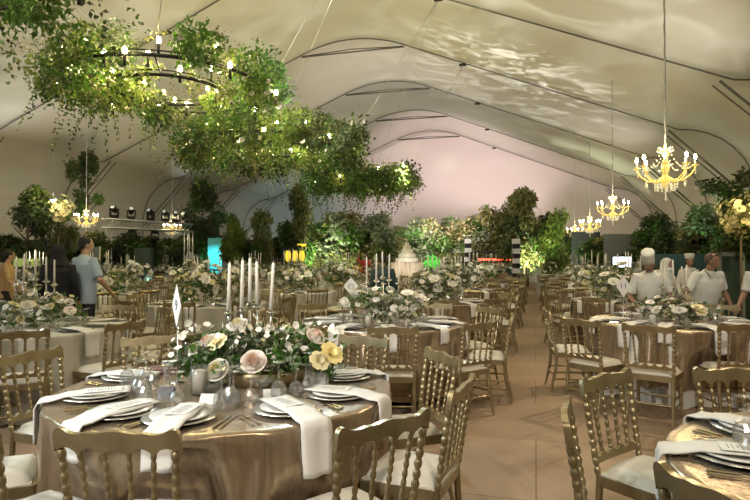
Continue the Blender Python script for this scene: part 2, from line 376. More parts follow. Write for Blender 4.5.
obj('backrest', group_parts(('top_rail','lower_rail','back_post','spindle')), GOLD, CH1, sharp=50)
obj('seat_cushion', group_parts(('seat_cushion',)), CUSH, CH1)
obj('seat_frame', group_parts(('seat_frame','leg','stretcher')), GOLD, CH1, sharp=50)
CH2M = merged(2); CH2 = CH2M.mesh('banquet_chair', [GOLD, CUSH])
used = set()
def put(proto, name=None):
    if proto.name not in used: used.add(proto.name); return proto
    return copy_tree(proto)
# ------------------------------------------------------------------ tableware
def lathe_me(name, prof, mt, n=24, caps=True):
    m = M(); m.lathe(prof, n=n, caps=caps); return m.mesh(name, mt)
PLATE = lathe_me('plate', [(.0,.0),(.09,.0),(.10,.006),(.16,.016),(.162,.019),(.10,.011),(.085,.007),(.0,.007)], CHARG, 40)
PLATE2 = lathe_me('plate', [(.0,.0),(.07,.0),(.08,.004),(.128,.014),(.13,.017),(.08,.009),(.065,.006),(.0,.006)], CHINA, 36)
def stem(h, rb, rf, hb):            # upturned: bowl rim on the cloth, foot in the air
    t = .0016
    return [(rb*.86,0),(rb,hb*.35),(rb*.96,hb*.65),(rb*.6,hb*.92),(.008,hb),(.0045,hb+.015),(.006,hb+.03),(.004,hb+.045),(.004,h-.012),(.012,h-.005),(rf,h-.001),(rf,h),(.0,h)]
def goblet(name, h, rb, rf, hb, n=14):
    m = M(); pr = stem(h, rb, rf, hb); m.lathe(pr, n=n, caps=False)
    inner = [(r*.93, z if i == 0 else z-.003) for i, (r, z) in enumerate(pr[:4])]+[(.0005, hb-.008)]
    m.lathe(inner[::-1], n=n, caps=False); n0 = len(pr)*n
    k0 = 0; i0 = n0+(len(inner)-1)*n
    m.add([], []); m.f += [(i0+(k+1)%n, i0+k, k, (k+1)%n)[::-1] for k in range(n)]; m.m += [0]*n
    return m.mesh(name, GLASS, False)
GOB = [goblet('wine_glass', .17, .036, .034, .085), goblet('wine_glass', .19, .040, .036, .10), goblet('wine_glass', .15, .030, .031, .075)]
GOBL = goblet('wine_glass', .17, .036, .034, .085, 8)
def knife():
    m = M(); m.tube([(0,-.11,.004),(0,-.10,.005),(0,-.02,.0045),(0,-.01,.004)], [.004,.0065,.0055,.004], 6)
    m.prism([(-.006,-.01),(.006,-.01),(.008,.06),(.004,.10),(-.004,.108)], .0016, lambda u,v,w2:(u,v,.003+w2)); return m.mesh('knife', CUTL, False)
def fork():
    m = M(); m.prism([(-.007,-.10),(.007,-.10),(.003,-.02),(.003,.02),(-.003,.02),(-.003,-.02)], .002, lambda u,v,w2:(u,v,.004+w2+.01*max(0,v)*0))
    m.prism([(-.003,.02),(.003,.02),(.011,.035),(.011,.05),(-.011,.05),(-.011,.035)], .002, lambda u,v,w2:(u,v,.003+w2))
    for k in (-3,-1,1,3): m.box((k*.0028,.07,.004), (.0025,.045,.0018))
    return m.mesh('fork', CUTL, False)
KN = knife(); FK = fork()
def napkin(drop, wd, seed):         # folded linen lying on the plate at y<0, falling over the table edge at y = edge
    r_ = random.Random(seed); m = M(); sk = r_.uniform(-.02,.02); ed = .25
    def path(t):                    # distance along -> (y outwards, z)
        L1 = .16+ed; s_ = t*(L1+drop)
        if s_ < L1: y = -.16+s_; z = .022 if y < .13 else .022-.016*min(1,(y-.13)/.07); return y, z
        q = s_-L1; k = min(1, q/.02); return ed+.012*k, .004-q
    def top(u, v):
        y, z = path(v); x = (u-.5)*wd*(1+.05*math.sin(v*9+seed))+sk*v; z += .003*math.sin(u*7+v*5+seed)
        return (x, y+.004*math.sin(u*9+seed)*(v>.7), z)
    def bot(u, v):
        x, y, z = top(u, v); return (x, y-(.006 if z < -.0 else 0), z-(.006 if z >= 0 else 0))
    m.grid(7, 26, top); k = len(m.v); m.grid(7, 26, bot)
    m.f = [f if min(f) < k else f[::-1] for f in m.f]
    bd = [i for i in range(7)]+[7*j+6 for j in range(1,26)]+[7*25+i for i in range(5,-1,-1)]+[7*j for j in range(24,0,-1)]
    for a, b2 in zip(bd, bd[1:]+bd[:1]): m.f.append((a, k+a, k+b2, b2)); m.m.append(0)
    return m.mesh('napkin', WHITE)
NAPS = [napkin(.20, .135, 1), napkin(.15, .13, 4), napkin(.24, .14, 8)]
def menu():
    m = M(); m.box((0,0,0), (.10,.18,.0016)); return m.mesh('menu_card', CARD, False)
def menu_text():
    m = M()
    for i in range(9): wd = .05+.02*math.sin(i*2.3); m.box((0, .065-.015*i, .0013), (wd, .003, .0006))
    return m.mesh('printed_lines', INK, False)
MENU = menu(); MTXT = menu_text()
def name_card():
    m = M(); m.prism([(-.03,0),(-.0005,.045),(.0005,.045),(.03,0),(.029,0),(0,.0435),(-.029,0)], .085, lambda u,v,w2:(w2,u,v)); return m
NC_W = name_card().mesh('name_card', CARD, False); NC_N = name_card().mesh('name_card', NAVY, False)
# ------------------------------------------------------------------ tables: cloth with hanging folds
TR = .90; TH = .76
def cloth(seed, mt, dents=(), hem=0.0, nf=26, res=1):
    r_ = random.Random(seed); m = M(); NU = (220, 110)[res]; ph = [r_.uniform(0,TAU) for _ in range(4)]
    secs = [(0.0,TH,0),(.45,TH,0),(.85,TH,0),(TR-.012,TH-.0015,0),(TR-.002,TH-.008,.02),(TR+.002,TH-.02,.05)]
    for k in range(1, 15): secs.append((TR, TH-.02-(TH-.022-hem)*k/14, k/14))
    vs = []
    def fn(u, v):
        i = int(round(v*(len(secs)-1))); r0, z, q = secs[i]; a = u*TAU
        w_ = 1.25*math.sin(a*nf*.62+ph[0]+1.4*math.sin(a*3+ph[1]))+.5*math.sin(a*nf*.5+ph[2])+.35*math.sin(a*nf*1.7+ph[3])
        r = r0 + (.036*(w_-1.6)*min(1,q*4)**.8*(.55+.45*q) + .10*q if q > 0 else 0)
        for (da, dr) in dents:
            d = (a-da+PI) % TAU-PI
            if z < .70: r = min(r, max(dr, .3)+ (abs(d)*r0/.24)**4*.06 + max(0,(z-.46))*.5) if abs(d) < .6 and q > 0 else r
        return (r*math.cos(a), r*math.sin(a), z + (.006*math.sin(a*nf+ph[0]) if q > .95 else 0))
    m.grid(NU, len(secs), fn, closed=True); return m
# ------------------------------------------------------------------ flowers and leaves
def blossom(m, c, nrm, r, petals=6, layers=2, rng=rnd):
    nrm = Vector(nrm).normalized(); t = nrm.orthogonal().normalized(); b_ = nrm.cross(t); c = Vector(c)
    for L in range(layers):
        op = (.9, .45, .2)[L]; rr = r*(1, .72, .45)[L]; k0 = rng.random()*TAU
        for k in range(petals-L):
            a = k0+TAU*k/(petals-L); d = t*math.cos(a)+b_*math.sin(a); s_ = nrm.cross(d)
            base = c-nrm*r*.1; e1 = base+d*rr*.6*op+nrm*rr*(.35+.2*L); tip = base+d*rr*op+nrm*rr*(.45+.35*L)*(1.1-op*.5)
            wd = rr*.55
            m.add([base, e1+s_*wd, tip+s_*wd*.5+d*rr*.05, tip-s_*wd*.5+d*rr*.05, e1-s_*wd, e1+d*rr*.1-nrm*rr*.08], [(0,1,5),(1,2,5),(2,3,5),(3,4,5),(4,0,5)])
def rose(m, c, nrm, r, rng):
    nrm = Vector(nrm).normalized(); t = nrm.orthogonal().normalized(); b_ = nrm.cross(t); c = Vector(c)
    for L, (n, rad, hgt, opn) in enumerate([(3,.10,.98,.0),(3,.20,.96,.0),(4,.34,.90,.10),(5,.50,.80,.18),(6,.68,.66,.26),(7,.86,.46,.34)]):
        k0 = rng.random()*TAU; m.mi = 1 if L < 3 else 0
        for k in range(n):
            a0 = k0+TAU*k/n; wd = TAU/n*.72
            def fn(u, v, a0=a0, wd=wd, rad=rad, hgt=hgt, opn=opn):
                a = a0+(u-.5)*2*wd; rr = r*(rad*(.35+.65*math.sin(v*PI*.5)**.8)+opn*.25*v**3)
                z = r*(hgt*v*(1-.16*((u-.5)*2)**2)-.25*opn*v**4); rr *= 1-.08*((u-.5)*2)**2
                return c+(t*math.cos(a)+b_*math.sin(a))*rr+nrm*(z-r*.3)
            m.grid(6, 5, fn)
    m.mi = 0
def rdir(rng, up=0.0):
    while True:
        v = Vector((rng.uniform(-1,1), rng.uniform(-1,1), rng.uniform(-1,1)))
        if .05 < v.length < 1: v.normalize(); v.z += up; return v.normalized()
def leafcloud(m, blobs, n, size, rng, droop=.3, mats=(0,), asp=.5, shell=.5):
    tot = sum(b[1]**2 for b in blobs); 
    for (c, r, *sq) in blobs:
        k = int(n*r*r/tot)+1; c = Vector(c); sz = sq[0] if sq else 1
        base = rng.choice(mats)
        for _ in range(k):
            d = rdir(rng); q = r*(shell+(1-shell)*rng.random())*rng.choice((1,1,1,.8,1.12)); p = c+Vector((d.x*q, d.y*q, d.z*q*sz))
            ld = (d*.6+rdir(rng)*.9+Vector((0,0,-droop))).normalized(); m.mi = base if rng.random() < .8 else rng.choice(mats)
            s_ = size*rng.uniform(.6,1.35); m.leaf(p, ld, rdir(rng, .6), s_, s_*asp)
    m.mi = 0
def sprig(m, p, d, L, size, rng, n=None, mi=0, droop=.5, stem_mi=None):
    p = Vector(p); d = Vector(d).normalized(); n = n or int(L/size*2.2); pts = []
    for i in range(n):
        t = i/n; q = p+d*L*t+Vector((0,0,-droop*L*t*t)); pts.append(q)
        m.mi = mi
        for s_ in (1,-1): sd = (rdir(rng)*.8+d*.4+Vector((0,0,-.2))).normalized(); m.leaf(q, sd, rdir(rng,.5), size*rng.uniform(.7,1.2)*(1-.4*t), size*.45)
    if stem_mi is not None: m.mi = stem_mi; m.tube(pts, .003, 3, caps=False)
    m.mi = 0
def centre_mesh(seed, dense=1.0):
    r_ = random.Random(seed); m = M()
    blobs = []
    for i in range(9): a = TAU*i/9+r_.uniform(-.2,.2); q = r_.uniform(.12,.30); blobs.append(((q*math.cos(a), q*math.sin(a)*.8, r_.uniform(.10,.26)), r_.uniform(.10,.16)))
    blobs.append(((0,0,.26), .17))
    leafcloud(m, blobs, int(420*dense), .058, r_, .1, (0,0,1,3), .5, .55)
    for i in range(int(10*dense)): a = r_.uniform(0,TAU); sprig(m, (.15*math.cos(a),.12*math.sin(a),.2), (math.cos(a),math.sin(a),r_.uniform(.1,1.2)), r_.uniform(.22,.34), .04, r_, 6, r_.choice((0,1,3)))
    return m, blobs, r_
CMATS = [G1, G3, BL1, G4, BL2, BL3]
def centre_full(seed, dense=1.0, nbl=46, layers=2):
    m, blobs, r_ = centre_mesh(seed, dense)
    for i in range(nbl):
        c, r = r_.choice(blobs)[:2]; d = rdir(r_, .5); p = Vector(c)+d*r*r_.uniform(.9,1.15); m.mi = r_.choice((2,2,2,4,5,5))
        blossom(m, p, d, r_.choice((.022,.03,.045,.055)), 6, layers, r_)
    m.mi = 0; return m
def centre_tree(seed, dense, nbl, layers):
    m, blobs, r_ = centre_mesh(seed, dense); rt = bpy.data.objects.new('floral_centrepiece', None); rt.empty_display_size = .1
    def sub(nm, me): o = bpy.data.objects.new(nm, me); o.parent = rt; o['kind'] = 'stuff'; KIDS.setdefault(rt.name, []).append(o)
    sub('foliage', m.mesh('foliage', CMATS)); m = M()
    for i in range(nbl):
        c, r = r_.choice(blobs)[:2]; d = rdir(r_, .5); p = Vector(c)+d*r*r_.uniform(.95,1.2); m.mi = r_.choice((2,2,2,4,5,2))
        blossom(m, p, d, r_.choice((.022,.03,.042,.052)), 6, layers, r_)
    m.mi = 0; sub('blossoms', m.mesh('blossoms', CMATS)); return rt
CENT_MID = [centre_tree(100+i, 1.0, 84, 2) for i in range(4)]
CENT_FAR = [centre_tree(200+i, .6, 70, 1) for i in range(4)]
# candelabrum, tapers
ARMS = [(0,0,.50),(.13,.02,.44),(-.13,-.02,.44),(.02,.13,.47),(-.02,-.13,.47)]
def candelabrum_me(n=8):
    m = M(); m.lathe([(.0,0),(.065,0),(.066,.008),(.03,.02),(.014,.04),(.012,.09),(.024,.11),(.012,.13),(.009,.26),(.02,.29),(.010,.31),(.008,.46),(.0,.46)], n=n)
    for (x, y, z) in ARMS:
        if x or y:
            m.tube([(0,0,.30),(x*.4,y*.4,.27),(x*.8,y*.8,.30),(x,y,.36),(x,y,z)], .006, 5)
        m.lathe([(.0,z-.03),(.012,z-.025),(.030,z-.008),(.031,z-.004),(.013,z-.004),(.016,z+.012),(.0,z+.012)], (x,y,0), n)
    return m.mesh('candelabrum', SILV)
CANDEL = candelabrum_me(10)
def candle_me(h, r=.011, n=8):
    m = M(); m.lathe([(.0,0),(r,0),(r*.7,h*.97),(r*.4,h),(.0,h)], n=n); m.tube([(0,0,h),(0,.001,h+.012)], .0012, 3); return m.mesh('taper_candle', WAX)
CAND = [candle_me(.27), candle_me(.24)]
CANDT = candle_me(.30)
def diamond_sign(text=None):
    root = empty('table_number_sign', (0,0,0))
    m = M(); m.lathe([(.0,0),(.04,0),(.04,.006),(.006,.01),(.0035,.02),(.0035,.30),(.0,.30)], n=10); obj('stand', m, SILV, root)
    m = M(); m.prism([(0,.26),(.065,.36),(0,.46),(-.065,.36)], .004, lambda u,v,w2:(u,w2-.006,v)); cd = obj('card', m, CARD, root, smooth=False)
    if text:
        cu = bpy.data.curves.new('number', 'FONT'); cu.body = text; cu.size = .07; cu.align_x = 'CENTER'; cu.align_y = 'CENTER'; cu.extrude = .0005; cu.materials.append(INK)
        tmp = bpy.data.objects.new('number', cu); COL.objects.link(tmp); bpy.context.view_layer.update()
        me = bpy.data.meshes.new_from_object(tmp.evaluated_get(bpy.context.evaluated_depsgraph_get())); bpy.data.objects.remove(tmp)
        t = link('number', me, cd, (0,-.0095,.36)); t.rotation_euler = (R(90),0,0)
    else:
        m = M(); m.tube([(.028*math.cos(TAU*k/20), -.009, .36+.028*math.sin(TAU*k/20)) for k in range(20)], .0022, 4, closed=True)
        m.tube([(.014*math.cos(TAU*k/20), -.009, .36+.014*math.sin(TAU*k/20)) for k in range(15)], .002, 4); obj('emblem', m, INK, cd)
    return root
# ------------------------------------------------------------------ laying out the tables
SIDES10 = ['near side','near right','right nearer side','right farther side','far right','far side','far left','left farther side','left nearer side','near left']
def side_name(ang):                 # ang in the camera's frame, degrees, -90 = towards the camera
    return SIDES10[int(round(((ang+90) % 360)/36)) % 10]
class T: pass
TABLES = []
def add_table(X, Z, phrase, kind, mt, chairs, gap=(), seed=0):
    t = T(); t.X, t.Z, t.ph, t.kind, t.mt, t.ch, t.gap, t.seed = X, Z, phrase, kind, mt, chairs, gap, seed; t.x, t.y = W(X, Z); TABLES.append(t); return t
def ring(start, n=10, r=1.34, skip=()):
    return [((start+360/n*k), r) for k in range(n) if k not in skip]
def pol(rel): return (math.degrees(math.atan2(rel[1], rel[0])), math.hypot(*rel))
T1 = add_table(-.81, 3.17, 'nearest table left of aisle', 0, SATIN, [pol(p) for p in ((-.08,-1.20),(.84,-1.07),(1.22,-.46),(1.22,.40),(.72,1.12),(-.02,1.36),(-.88,1.14),(-1.36,.44),(-1.24,-.55),(-.66,-1.12))], seed=1)
T3 = add_table(1.90, 1.78, 'nearest table right of aisle', 0, SATIN, [pol(p) for p in ((-1.01,-.32),(-1.14,.46),(-.70,1.14),(.03,1.27),(.9,.95))], seed=2)
T2 = add_table(.085, 6.30, 'second table back, first column left of aisle', 0, SATIN, ring(-86, r=1.38), seed=3)
T4 = add_table(3.35, 6.40, 'table where the cooks stand', 0, SATIN, [(-124,1.66),(-92,1.30),(-54,1.34),(-20,1.32),(12,1.34),(40,1.36),(178,1.40),(212,1.62)], seed=4)
ordn = ['','first','second','third','fourth','fifth','sixth','seventh','eighth','ninth','tenth']
columns = [(-1.63, 2.86+3.23*2, 3.23, 'first column left of aisle', 3, SATIN), (-4.95, 4.7, 3.23, 'second column left of aisle', 1, IVORY),
           (-8.25, 6.1, 3.23, 'third column left of aisle', 1, IVORY), (-11.5, 10.9, 3.23, 'fourth column left of aisle', 1, IVORY), (-14.7, 14, 3.23, 'fifth column left of aisle', 1, IVORY),
           (1.5, 10.3, 3.23, 'first column right of aisle', 3, SATIN)]
for (b_, a_, st, ph, k0, mt) in columns:
    k = k0; a = a_
    while a < 24.8:
        X, Z = toC(b_, a); px = 375+570*X/Z
        if -60 < px < 800 and Z > 2 and k < 11:
            add_table(X, Z, '%s table back, %s' % (ordn[k], ph), 1 if Z < 13.5 else 2, mt, ring(-64 if (b_ == -4.95 and k == 1) else rnd.uniform(-100,-70), r=1.36), seed=10+len(TABLES)); k += 1
        a += st
TABLES.sort(key=lambda t: t.Z)
CLOTHS = {}
for mt, nm in ((SATIN,'s'),(IVORY,'i')): CLOTHS[nm] = [cloth(50+i, mt, (), .01, 26, 1).mesh('tablecloth', mt) for i in range(3)]
stuff_ch = M(); nchair = 0; nobj = {}
NSIGN = {id(T1): None}
allch = []
for t in TABLES:
    rot = YAW                         # camera-frame angles -> hall angles
    # cloth
    if t.kind == 0:
        dents = [((R(a)+rot) % TAU, r-.50+.0) for a, r in t.ch if r-.45 < .97]
        under = M()
        c = obj('tablecloth', cloth(t.seed, t.mt, dents, .19 if t is T4 else .10 if t is T2 else .01, 26, 0), t.mt); c.location = (t.x, t.y, 0)
        if t is T4:
            u = obj('under_cloth', (lambda mm: mm)(cloth(91, WHITE, dents, .004, 20, 1)), WHITE, c); u.scale = (.965,.965,.975)
            tag(u, 'white under-cloth showing at the hem')
    else:
        c = link('tablecloth', rnd.choice(CLOTHS['s' if t.mt is SATIN else 'i']), None, (t.x, t.y, 0), rnd.uniform(0, 6))
    tag(c, ('champagne satin' if t.mt is SATIN else 'pale ivory')+' cloth over the '+t.ph, 'tablecloth', 'cloths on the round tables')
    for a, r in t.ch:
        ha = R(a)+rot; allch.append((t, a, t.x+r*math.cos(ha), t.y+r*math.sin(ha), ha))
def topart(label, o, cat, grp): return tag(o, label, cat, grp)
# chair origin is the seat's middle; the top rail stands .255 behind it
def in_view(x, y, mrg=60):
    X, Z = toC(x, y); return Z > .3 and -mrg < 375+570*X/Z < 750+mrg
allch = [c for c in allch if in_view(c[2], c[3], 30 if toC(c[2],c[3])[1] > 4 else 260)]
allch.sort(key=lambda c: toC(c[2], c[3])[1])
cr_ = random.Random(5)
for (t, a, x, y, ha) in allch:
    r_in = .255; tw = cr_.uniform(-.10,.10) if t is not T1 else cr_.uniform(-.03,.03)
    px, py = x-r_in*math.cos(ha), y-r_in*math.sin(ha); rz = ha+PI/2+tw; X, Z = toC(px, py)
    nchair += 1
    lab = 'gold chair, %s, %s' % (side_name(a), t.ph)
    if nchair <= 300:
        if Z < 6.6: o = put(CH0)
        elif Z < 10: o = put(CH1)
        else: o = link('banquet_chair', CH2)
        o.location = (px, py, 0); o.rotation_euler = (0,0,rz); tag(o, lab, 'chair', 'gold banquet chairs with ivory seats')
    else:
        stuff_ch.x = Matrix.Translation((px,py,0)) @ Matrix.Rotation(rz, 4, 'Z'); n = len(stuff_ch.v)
        stuff_ch.v += [tuple(stuff_ch.x @ Vector(p)) for p in CH2M.v]; stuff_ch.f += [tuple(i+n for i in f) for f in CH2M.f]; stuff_ch.m += CH2M.m
if stuff_ch.v: tag(obj('banquet_chairs', stuff_ch, [GOLD, CUSH]), 'farthest gold chairs at the back of the hall', 'chairs', None, 'stuff')
print('chairs', nchair, 'tables', len(TABLES))
# settings
sr = random.Random(11)
def at(t, ang, r, off=0):           # point on table top; ang camera frame deg
    ha = R(ang)+YAW; return (t.x+r*math.cos(ha)-off*math.sin(ha), t.y+r*math.sin(ha)+off*math.cos(ha)), ha
nplate = ncand = 0
for t in TABLES:
    near = t.kind == 0; mid = t.kind == 1
    for i, (a, r) in enumerate(t.ch + ([(76,1.3),(108,1.3)] if t is T4 else []) + ([(-15,1.3),(-60,1.3),(180,1.3)][:0])):
        (cx, cy), ha = at(t, a, .66); X, Z = toC(cx, cy)
        if not in_view(cx, cy, 40): continue
        sd = side_name(a); ph = t.ph; rz = ha-PI/2
        if Z < 17:
            nplate += 1
            p = link('plate', PLATE if near else PLATE, None, (cx,cy,TH+.001), rz); tag(p, 'plate, %s, %s' % (sd, ph), 'plate', 'charger plates')
            if near:
                p2 = link('dinner_plate', PLATE2, None, (cx,cy,TH+.012), rz); tag(p2, 'white plate on charger, %s, %s' % (sd, ph), 'plate', 'white dinner plates')
            nk = link('napkin', NAPS[(i+t.seed)%3], None, (cx,cy,TH+(.014 if near else .008)), rz); tag(nk, 'white napkin, %s, %s' % (sd, ph), 'napkin', 'white linen napkins')
            nk.rotation_euler.z = rz+sr.uniform(-.06,.06)
            nk.scale = (1, (TR+.012-.66)/.25 if False else 1, 1)
        if near:
            mc = link('menu_card', MENU, None, (cx,cy,TH+.048), rz+sr.uniform(-.15,.15)); link('printed_lines', MTXT, mc); mc.rotation_euler.x = 0
            mc.location = (cx-.03*math.cos(ha), cy-.03*math.sin(ha), TH+.0405); tag(mc, 'white menu card, %s, %s' % (sd, ph), 'menu card', 'menu cards')
            for off, me, nm, wh in ((.195,FK,'fork','inner'),(.225,FK,'fork','outer'),(-.195,KN,'knife','inner'),(-.222,KN,'knife','outer')):
                (x, y), _ = at(t, a, .68, -off); o = link(nm, me, None, (x,y,TH+.002), rz+PI+sr.uniform(-.06,.06)); tag(o, '%s gilt %s, %s, %s' % (wh, nm, sd, ph), nm, 'gilt cutlery')
        if near or (mid and Z < 11):
            for k in range(2):
                (x, y), _ = at(t, a, .47-.05*(k%2), -.16-.085*(k-1)-.02); o = link('wine_glass', GOB[k] if near else GOBL, None, (x,y,TH+.001), sr.uniform(0,6))
                tag(o, '%s upturned glass, %s, %s' % ((('smaller','taller') if near else ('nearer','other'))[k], sd, ph), 'glass', 'upturned glasses')
    # centre piece, candelabrum, tapers
    if t is not T1:
        o = copy_tree(sr.choice(CENT_MID if t.Z < 16 else CENT_FAR)); o.location = (t.x,t.y,TH); o.rotation_euler.z = sr.uniform(0,6); s_ = sr.uniform(1.05,1.25); s_ *= 1.12 if t.Z > 8 else 1; o.scale = (s_*(1.35 if t.Z > 9 else 1.15),s_*(1.35 if t.Z > 9 else 1.15),s_*1.1 if t.Z > 8 else s_*(.66 if t is T4 else .82))
        tag(o, 'white and blush flower centrepiece on the '+t.ph, 'flower arrangement', 'flower centrepieces')
        rz = YAW+sr.uniform(-.6,.6); tall = (.82 if t is T4 else 1.0 if t is T2 else sr.choice((1.0,1.12,1.30)))
        o = link('candelabrum', CANDEL, None, (t.x,t.y,TH), rz); o.scale = (1.35,1.35,tall); tag(o, 'silver candelabrum among the flowers on the '+t.ph, 'candelabrum', 'silver candelabra')
        for (x, y, z) in ARMS:
            if ncand >= 285: break
            ncand += 1
            q = Matrix.Rotation(rz,3,'Z') @ Vector((x*1.35,y*1.35,0)); me = sr.choice(CAND); c = link('taper_candle', me, None, (t.x+q.x, t.y+q.y, TH+(z+.012)*tall)); c.rotation_euler = (sr.uniform(-.03,.03), sr.uniform(-.03,.03), 0)
            tag(c, 'white taper candle, %s arm, %s' % (['centre','right','left','rear','front'][ARMS.index((x,y,z))], t.ph), 'candle', 'white taper candles')
print('cand', ncand, 'plates', nplate)
# folded name cards, sign stands
def put_at(t, px, Z, z=None):
    x, y = P(px, Z); return (x, y, TH if z is None else z)
for px, Z, me, lab in ((168, 2.95, NC_N, 'navy folded name card near the pillar candle'), (210, 2.80, NC_W, 'white folded name card in front of the flowers'), (272, 2.90, NC_W, 'white folded name card between the two front napkins'), (318, 3.2, NC_W, 'white folded name card by the glasses on the right')):
    o = link('name_card', me, None, put_at(T1, px, Z, TH+.001), YAW+sr.uniform(-.3,.3)); tag(o, lab+' on the nearest table', 'name card', 'folded name cards')
s1 = diamond_sign('9'); s1.location = put_at(T1, 178, 3.25, TH); s1.rotation_euler.z = YAW+R(-50); s1.scale = (1.0,1.0,1.22); tag(s1, 'white diamond table number sign seen edge-on on the nearest table', 'table sign', 'diamond table number signs')
s2 = diamond_sign('11'); x, y = P(623, 6.0); s2.location = (x,y,TH); s2.rotation_euler.z = YAW-R(10); s2.scale = (1.12,1.1,1.15); tag(s2, 'white diamond sign reading 11 on the table where the cooks stand', 'table sign', 'diamond table number signs')
s3 = diamond_sign(None); s3.location = P(351, 6.72)+(TH,); s3.rotation_euler.z = YAW; s3.scale = (1.35,1.2,1.05)
tag(s3, 'grey diamond sign with a round emblem, second table back, first column left of aisle', 'table sign', 'diamond table number signs')
m = M(); m.lathe([(.0,0),(.012,0),(.006,.02),(.004,TH),(.0,TH)], n=6)
s4 = copy_tree(s3); s4.location = P(107, 8.6)+(TH,); s4.scale = (1.3,1.2,1.5); tag(s4, 'small white diamond sign beside the man in the blue shirt', 'table sign', 'diamond table number signs')
tb = min((t for t in TABLES if 8 < t.Z < 14), key=lambda t: abs(375+570*t.X/t.Z-107)); dx = max(-.7, min(.7, (107-375)/F*tb.Z-tb.X)); s4.location = W(tb.X+dx, tb.Z)+(TH,)
# ---- centre of the nearest table
r1 = random.Random(21)
cp = empty('floral_centrepiece', put_at(T1, 262, 3.25, TH), YAW); tag(cp, 'low arrangement of white roses and yellow lilies on the nearest table', 'flower arrangement', 'flower centrepieces')
m = M(); m.lathe([(.0,0),(.16,0),(.17,.01),(.19,.07),(.18,.08),(.15,.07),(.0,.06)], n=20); v = obj('bowl', m, GOLD, cp); v.scale = (1.4,.8,1)
m = M(); blobs = [((-.30,.0,.17),.13),((-.16,.05,.22),.13),((-.20,-.12,.13),.11),((.02,.05,.18),.14),((.10,-.10,.12),.11),((.22,.05,.20),.13),((.36,.02,.15),.12),((-.42,.05,.14),.10),((0,.18,.15),.14),((.2,.2,.15),.12),((-.3,.2,.14),.12)]
leafcloud(m, blobs, 1500, .055, r1, .1, (0,0,1,2), .5, .5)
for i in range(26):
    a = r1.uniform(0,TAU); sprig(m, (.28*math.cos(a),.12*math.sin(a),.14), (math.cos(a)*1.2,math.sin(a),r1.uniform(.0,1.0)), r1.uniform(.18,.30), .05, r1, 6, r1.choice((0,1,2)))
obj('foliage', m, [G1,G3,G4], cp)
for (x,y,z,r,mt,kind) in ((-.185,-.24,.12,.062,BL1,'rose'),(.0,-.22,.16,.066,BL2,'rose'),(.055,-.13,.14,.055,BL2,'rose'),(-.13,-.02,.33,.055,BL1,'rose'),(.31,-.05,.27,.055,BL2,'rose'),(-.29,-.05,.24,.055,BL2,'rose'),(-.36,-.05,.20,.05,BL1,'rose'),
                          (.40,-.10,.18,.06,BL4,'lily'),(.34,-.16,.15,.05,BL3,'lily'),(-.22,-.10,.24,.05,BL3,'lily'),(.12,.12,.28,.05,BL1,'rose'),(-.02,.16,.27,.05,BL1,'rose'),(-.34,.15,.24,.05,BL1,'rose'),(.30,.18,.24,.05,BL1,'rose')):
    m = M(); d = (x*1.2, y*2-.25, .55)
    if kind == 'rose': rose(m, (x,y,z), d, r*1.15, r1)
    else: blossom(m, (x,y,z), d, r*1.25, 6, 2, r1)
    o = obj(kind, m, [mt, PEACH if mt is BL2 else BL3] if kind == 'rose' else mt, cp)
    o['label'] = {'rose':'pale rose','lily':'yellow lily'}[kind]
m = M()
for i in range(90):
    x = r1.uniform(-.46,.46); y = r1.uniform(-.16,.1); z = .14+.16*r1.random(); d = rdir(r1,.4); d.y = -abs(d.y); blossom(m, (x,y,z+.04), d, r1.choice((.014,.018,.024)), 5, 1, r1)
tag(obj('small_blossoms', m, BL1, cp), None, None, None, 'stuff')
tcd = link('candelabrum', CANDEL, None, put_at(T1, 250, 3.42, TH), YAW); tcd.scale = (.95,.95,.88); tag(tcd, 'silver candelabrum behind the roses on the nearest table', 'candelabrum', 'silver candelabra')
for k, (x, y, z) in enumerate(ARMS):
    q = Matrix.Rotation(YAW,3,'Z') @ Vector((x*.95,y*.95,0)); c = link('taper_candle', CANDT, None, (tcd.location.x+q.x, tcd.location.y+q.y, TH+(z+.012)*.88)); c.rotation_euler = (0, R((0,3,1.5,-1,1)[k]), 0); c.scale = (1.15,1.15,(.86,.95,.95,.88,.92)[k])
    tag(c, ['middle white taper on the nearest table','rightmost leaning white taper on the nearest table','leftmost white taper on the nearest table','white taper behind the middle one on the nearest table','white taper before the middle one on the nearest table'][k], 'candle', 'tapers on the nearest table')
# pillar candle in a glass cylinder
def pillar(loc, lab, s=1):
    root = empty('pillar_candle_holder', loc); m = M(); m.lathe([(.0,0),(.045,0),(.047,.15),(.0445,.15),(.043,.006),(.0,.006)], n=24, caps=False); obj('glass_cylinder', m, CLEAR, root)
    tag(root, lab, 'candle holder'); root.scale = (s,s,s)
    m = M(); m.lathe([(.0,.007),(.034,.007),(.034,.12),(.030,.125),(.0,.122)], n=20); m.tube([(0,0,.12),(0,0,.137)], .0015, 4); obj('pillar_candle', m, WAX, root); return root
pillar(put_at(T1, 200, 2.98, TH+.001), 'white pillar candle in a glass cylinder beside the white rose, nearest table')
pillar(put_at(T2, 368, 5.85, TH+.001), 'small pillar candle in glass before the flowers, second table back left of aisle', .9)
pillar(put_at(T4, 652, 5.95, TH+.001), 'small pillar candle in glass before the flowers where the cooks stand', .9)
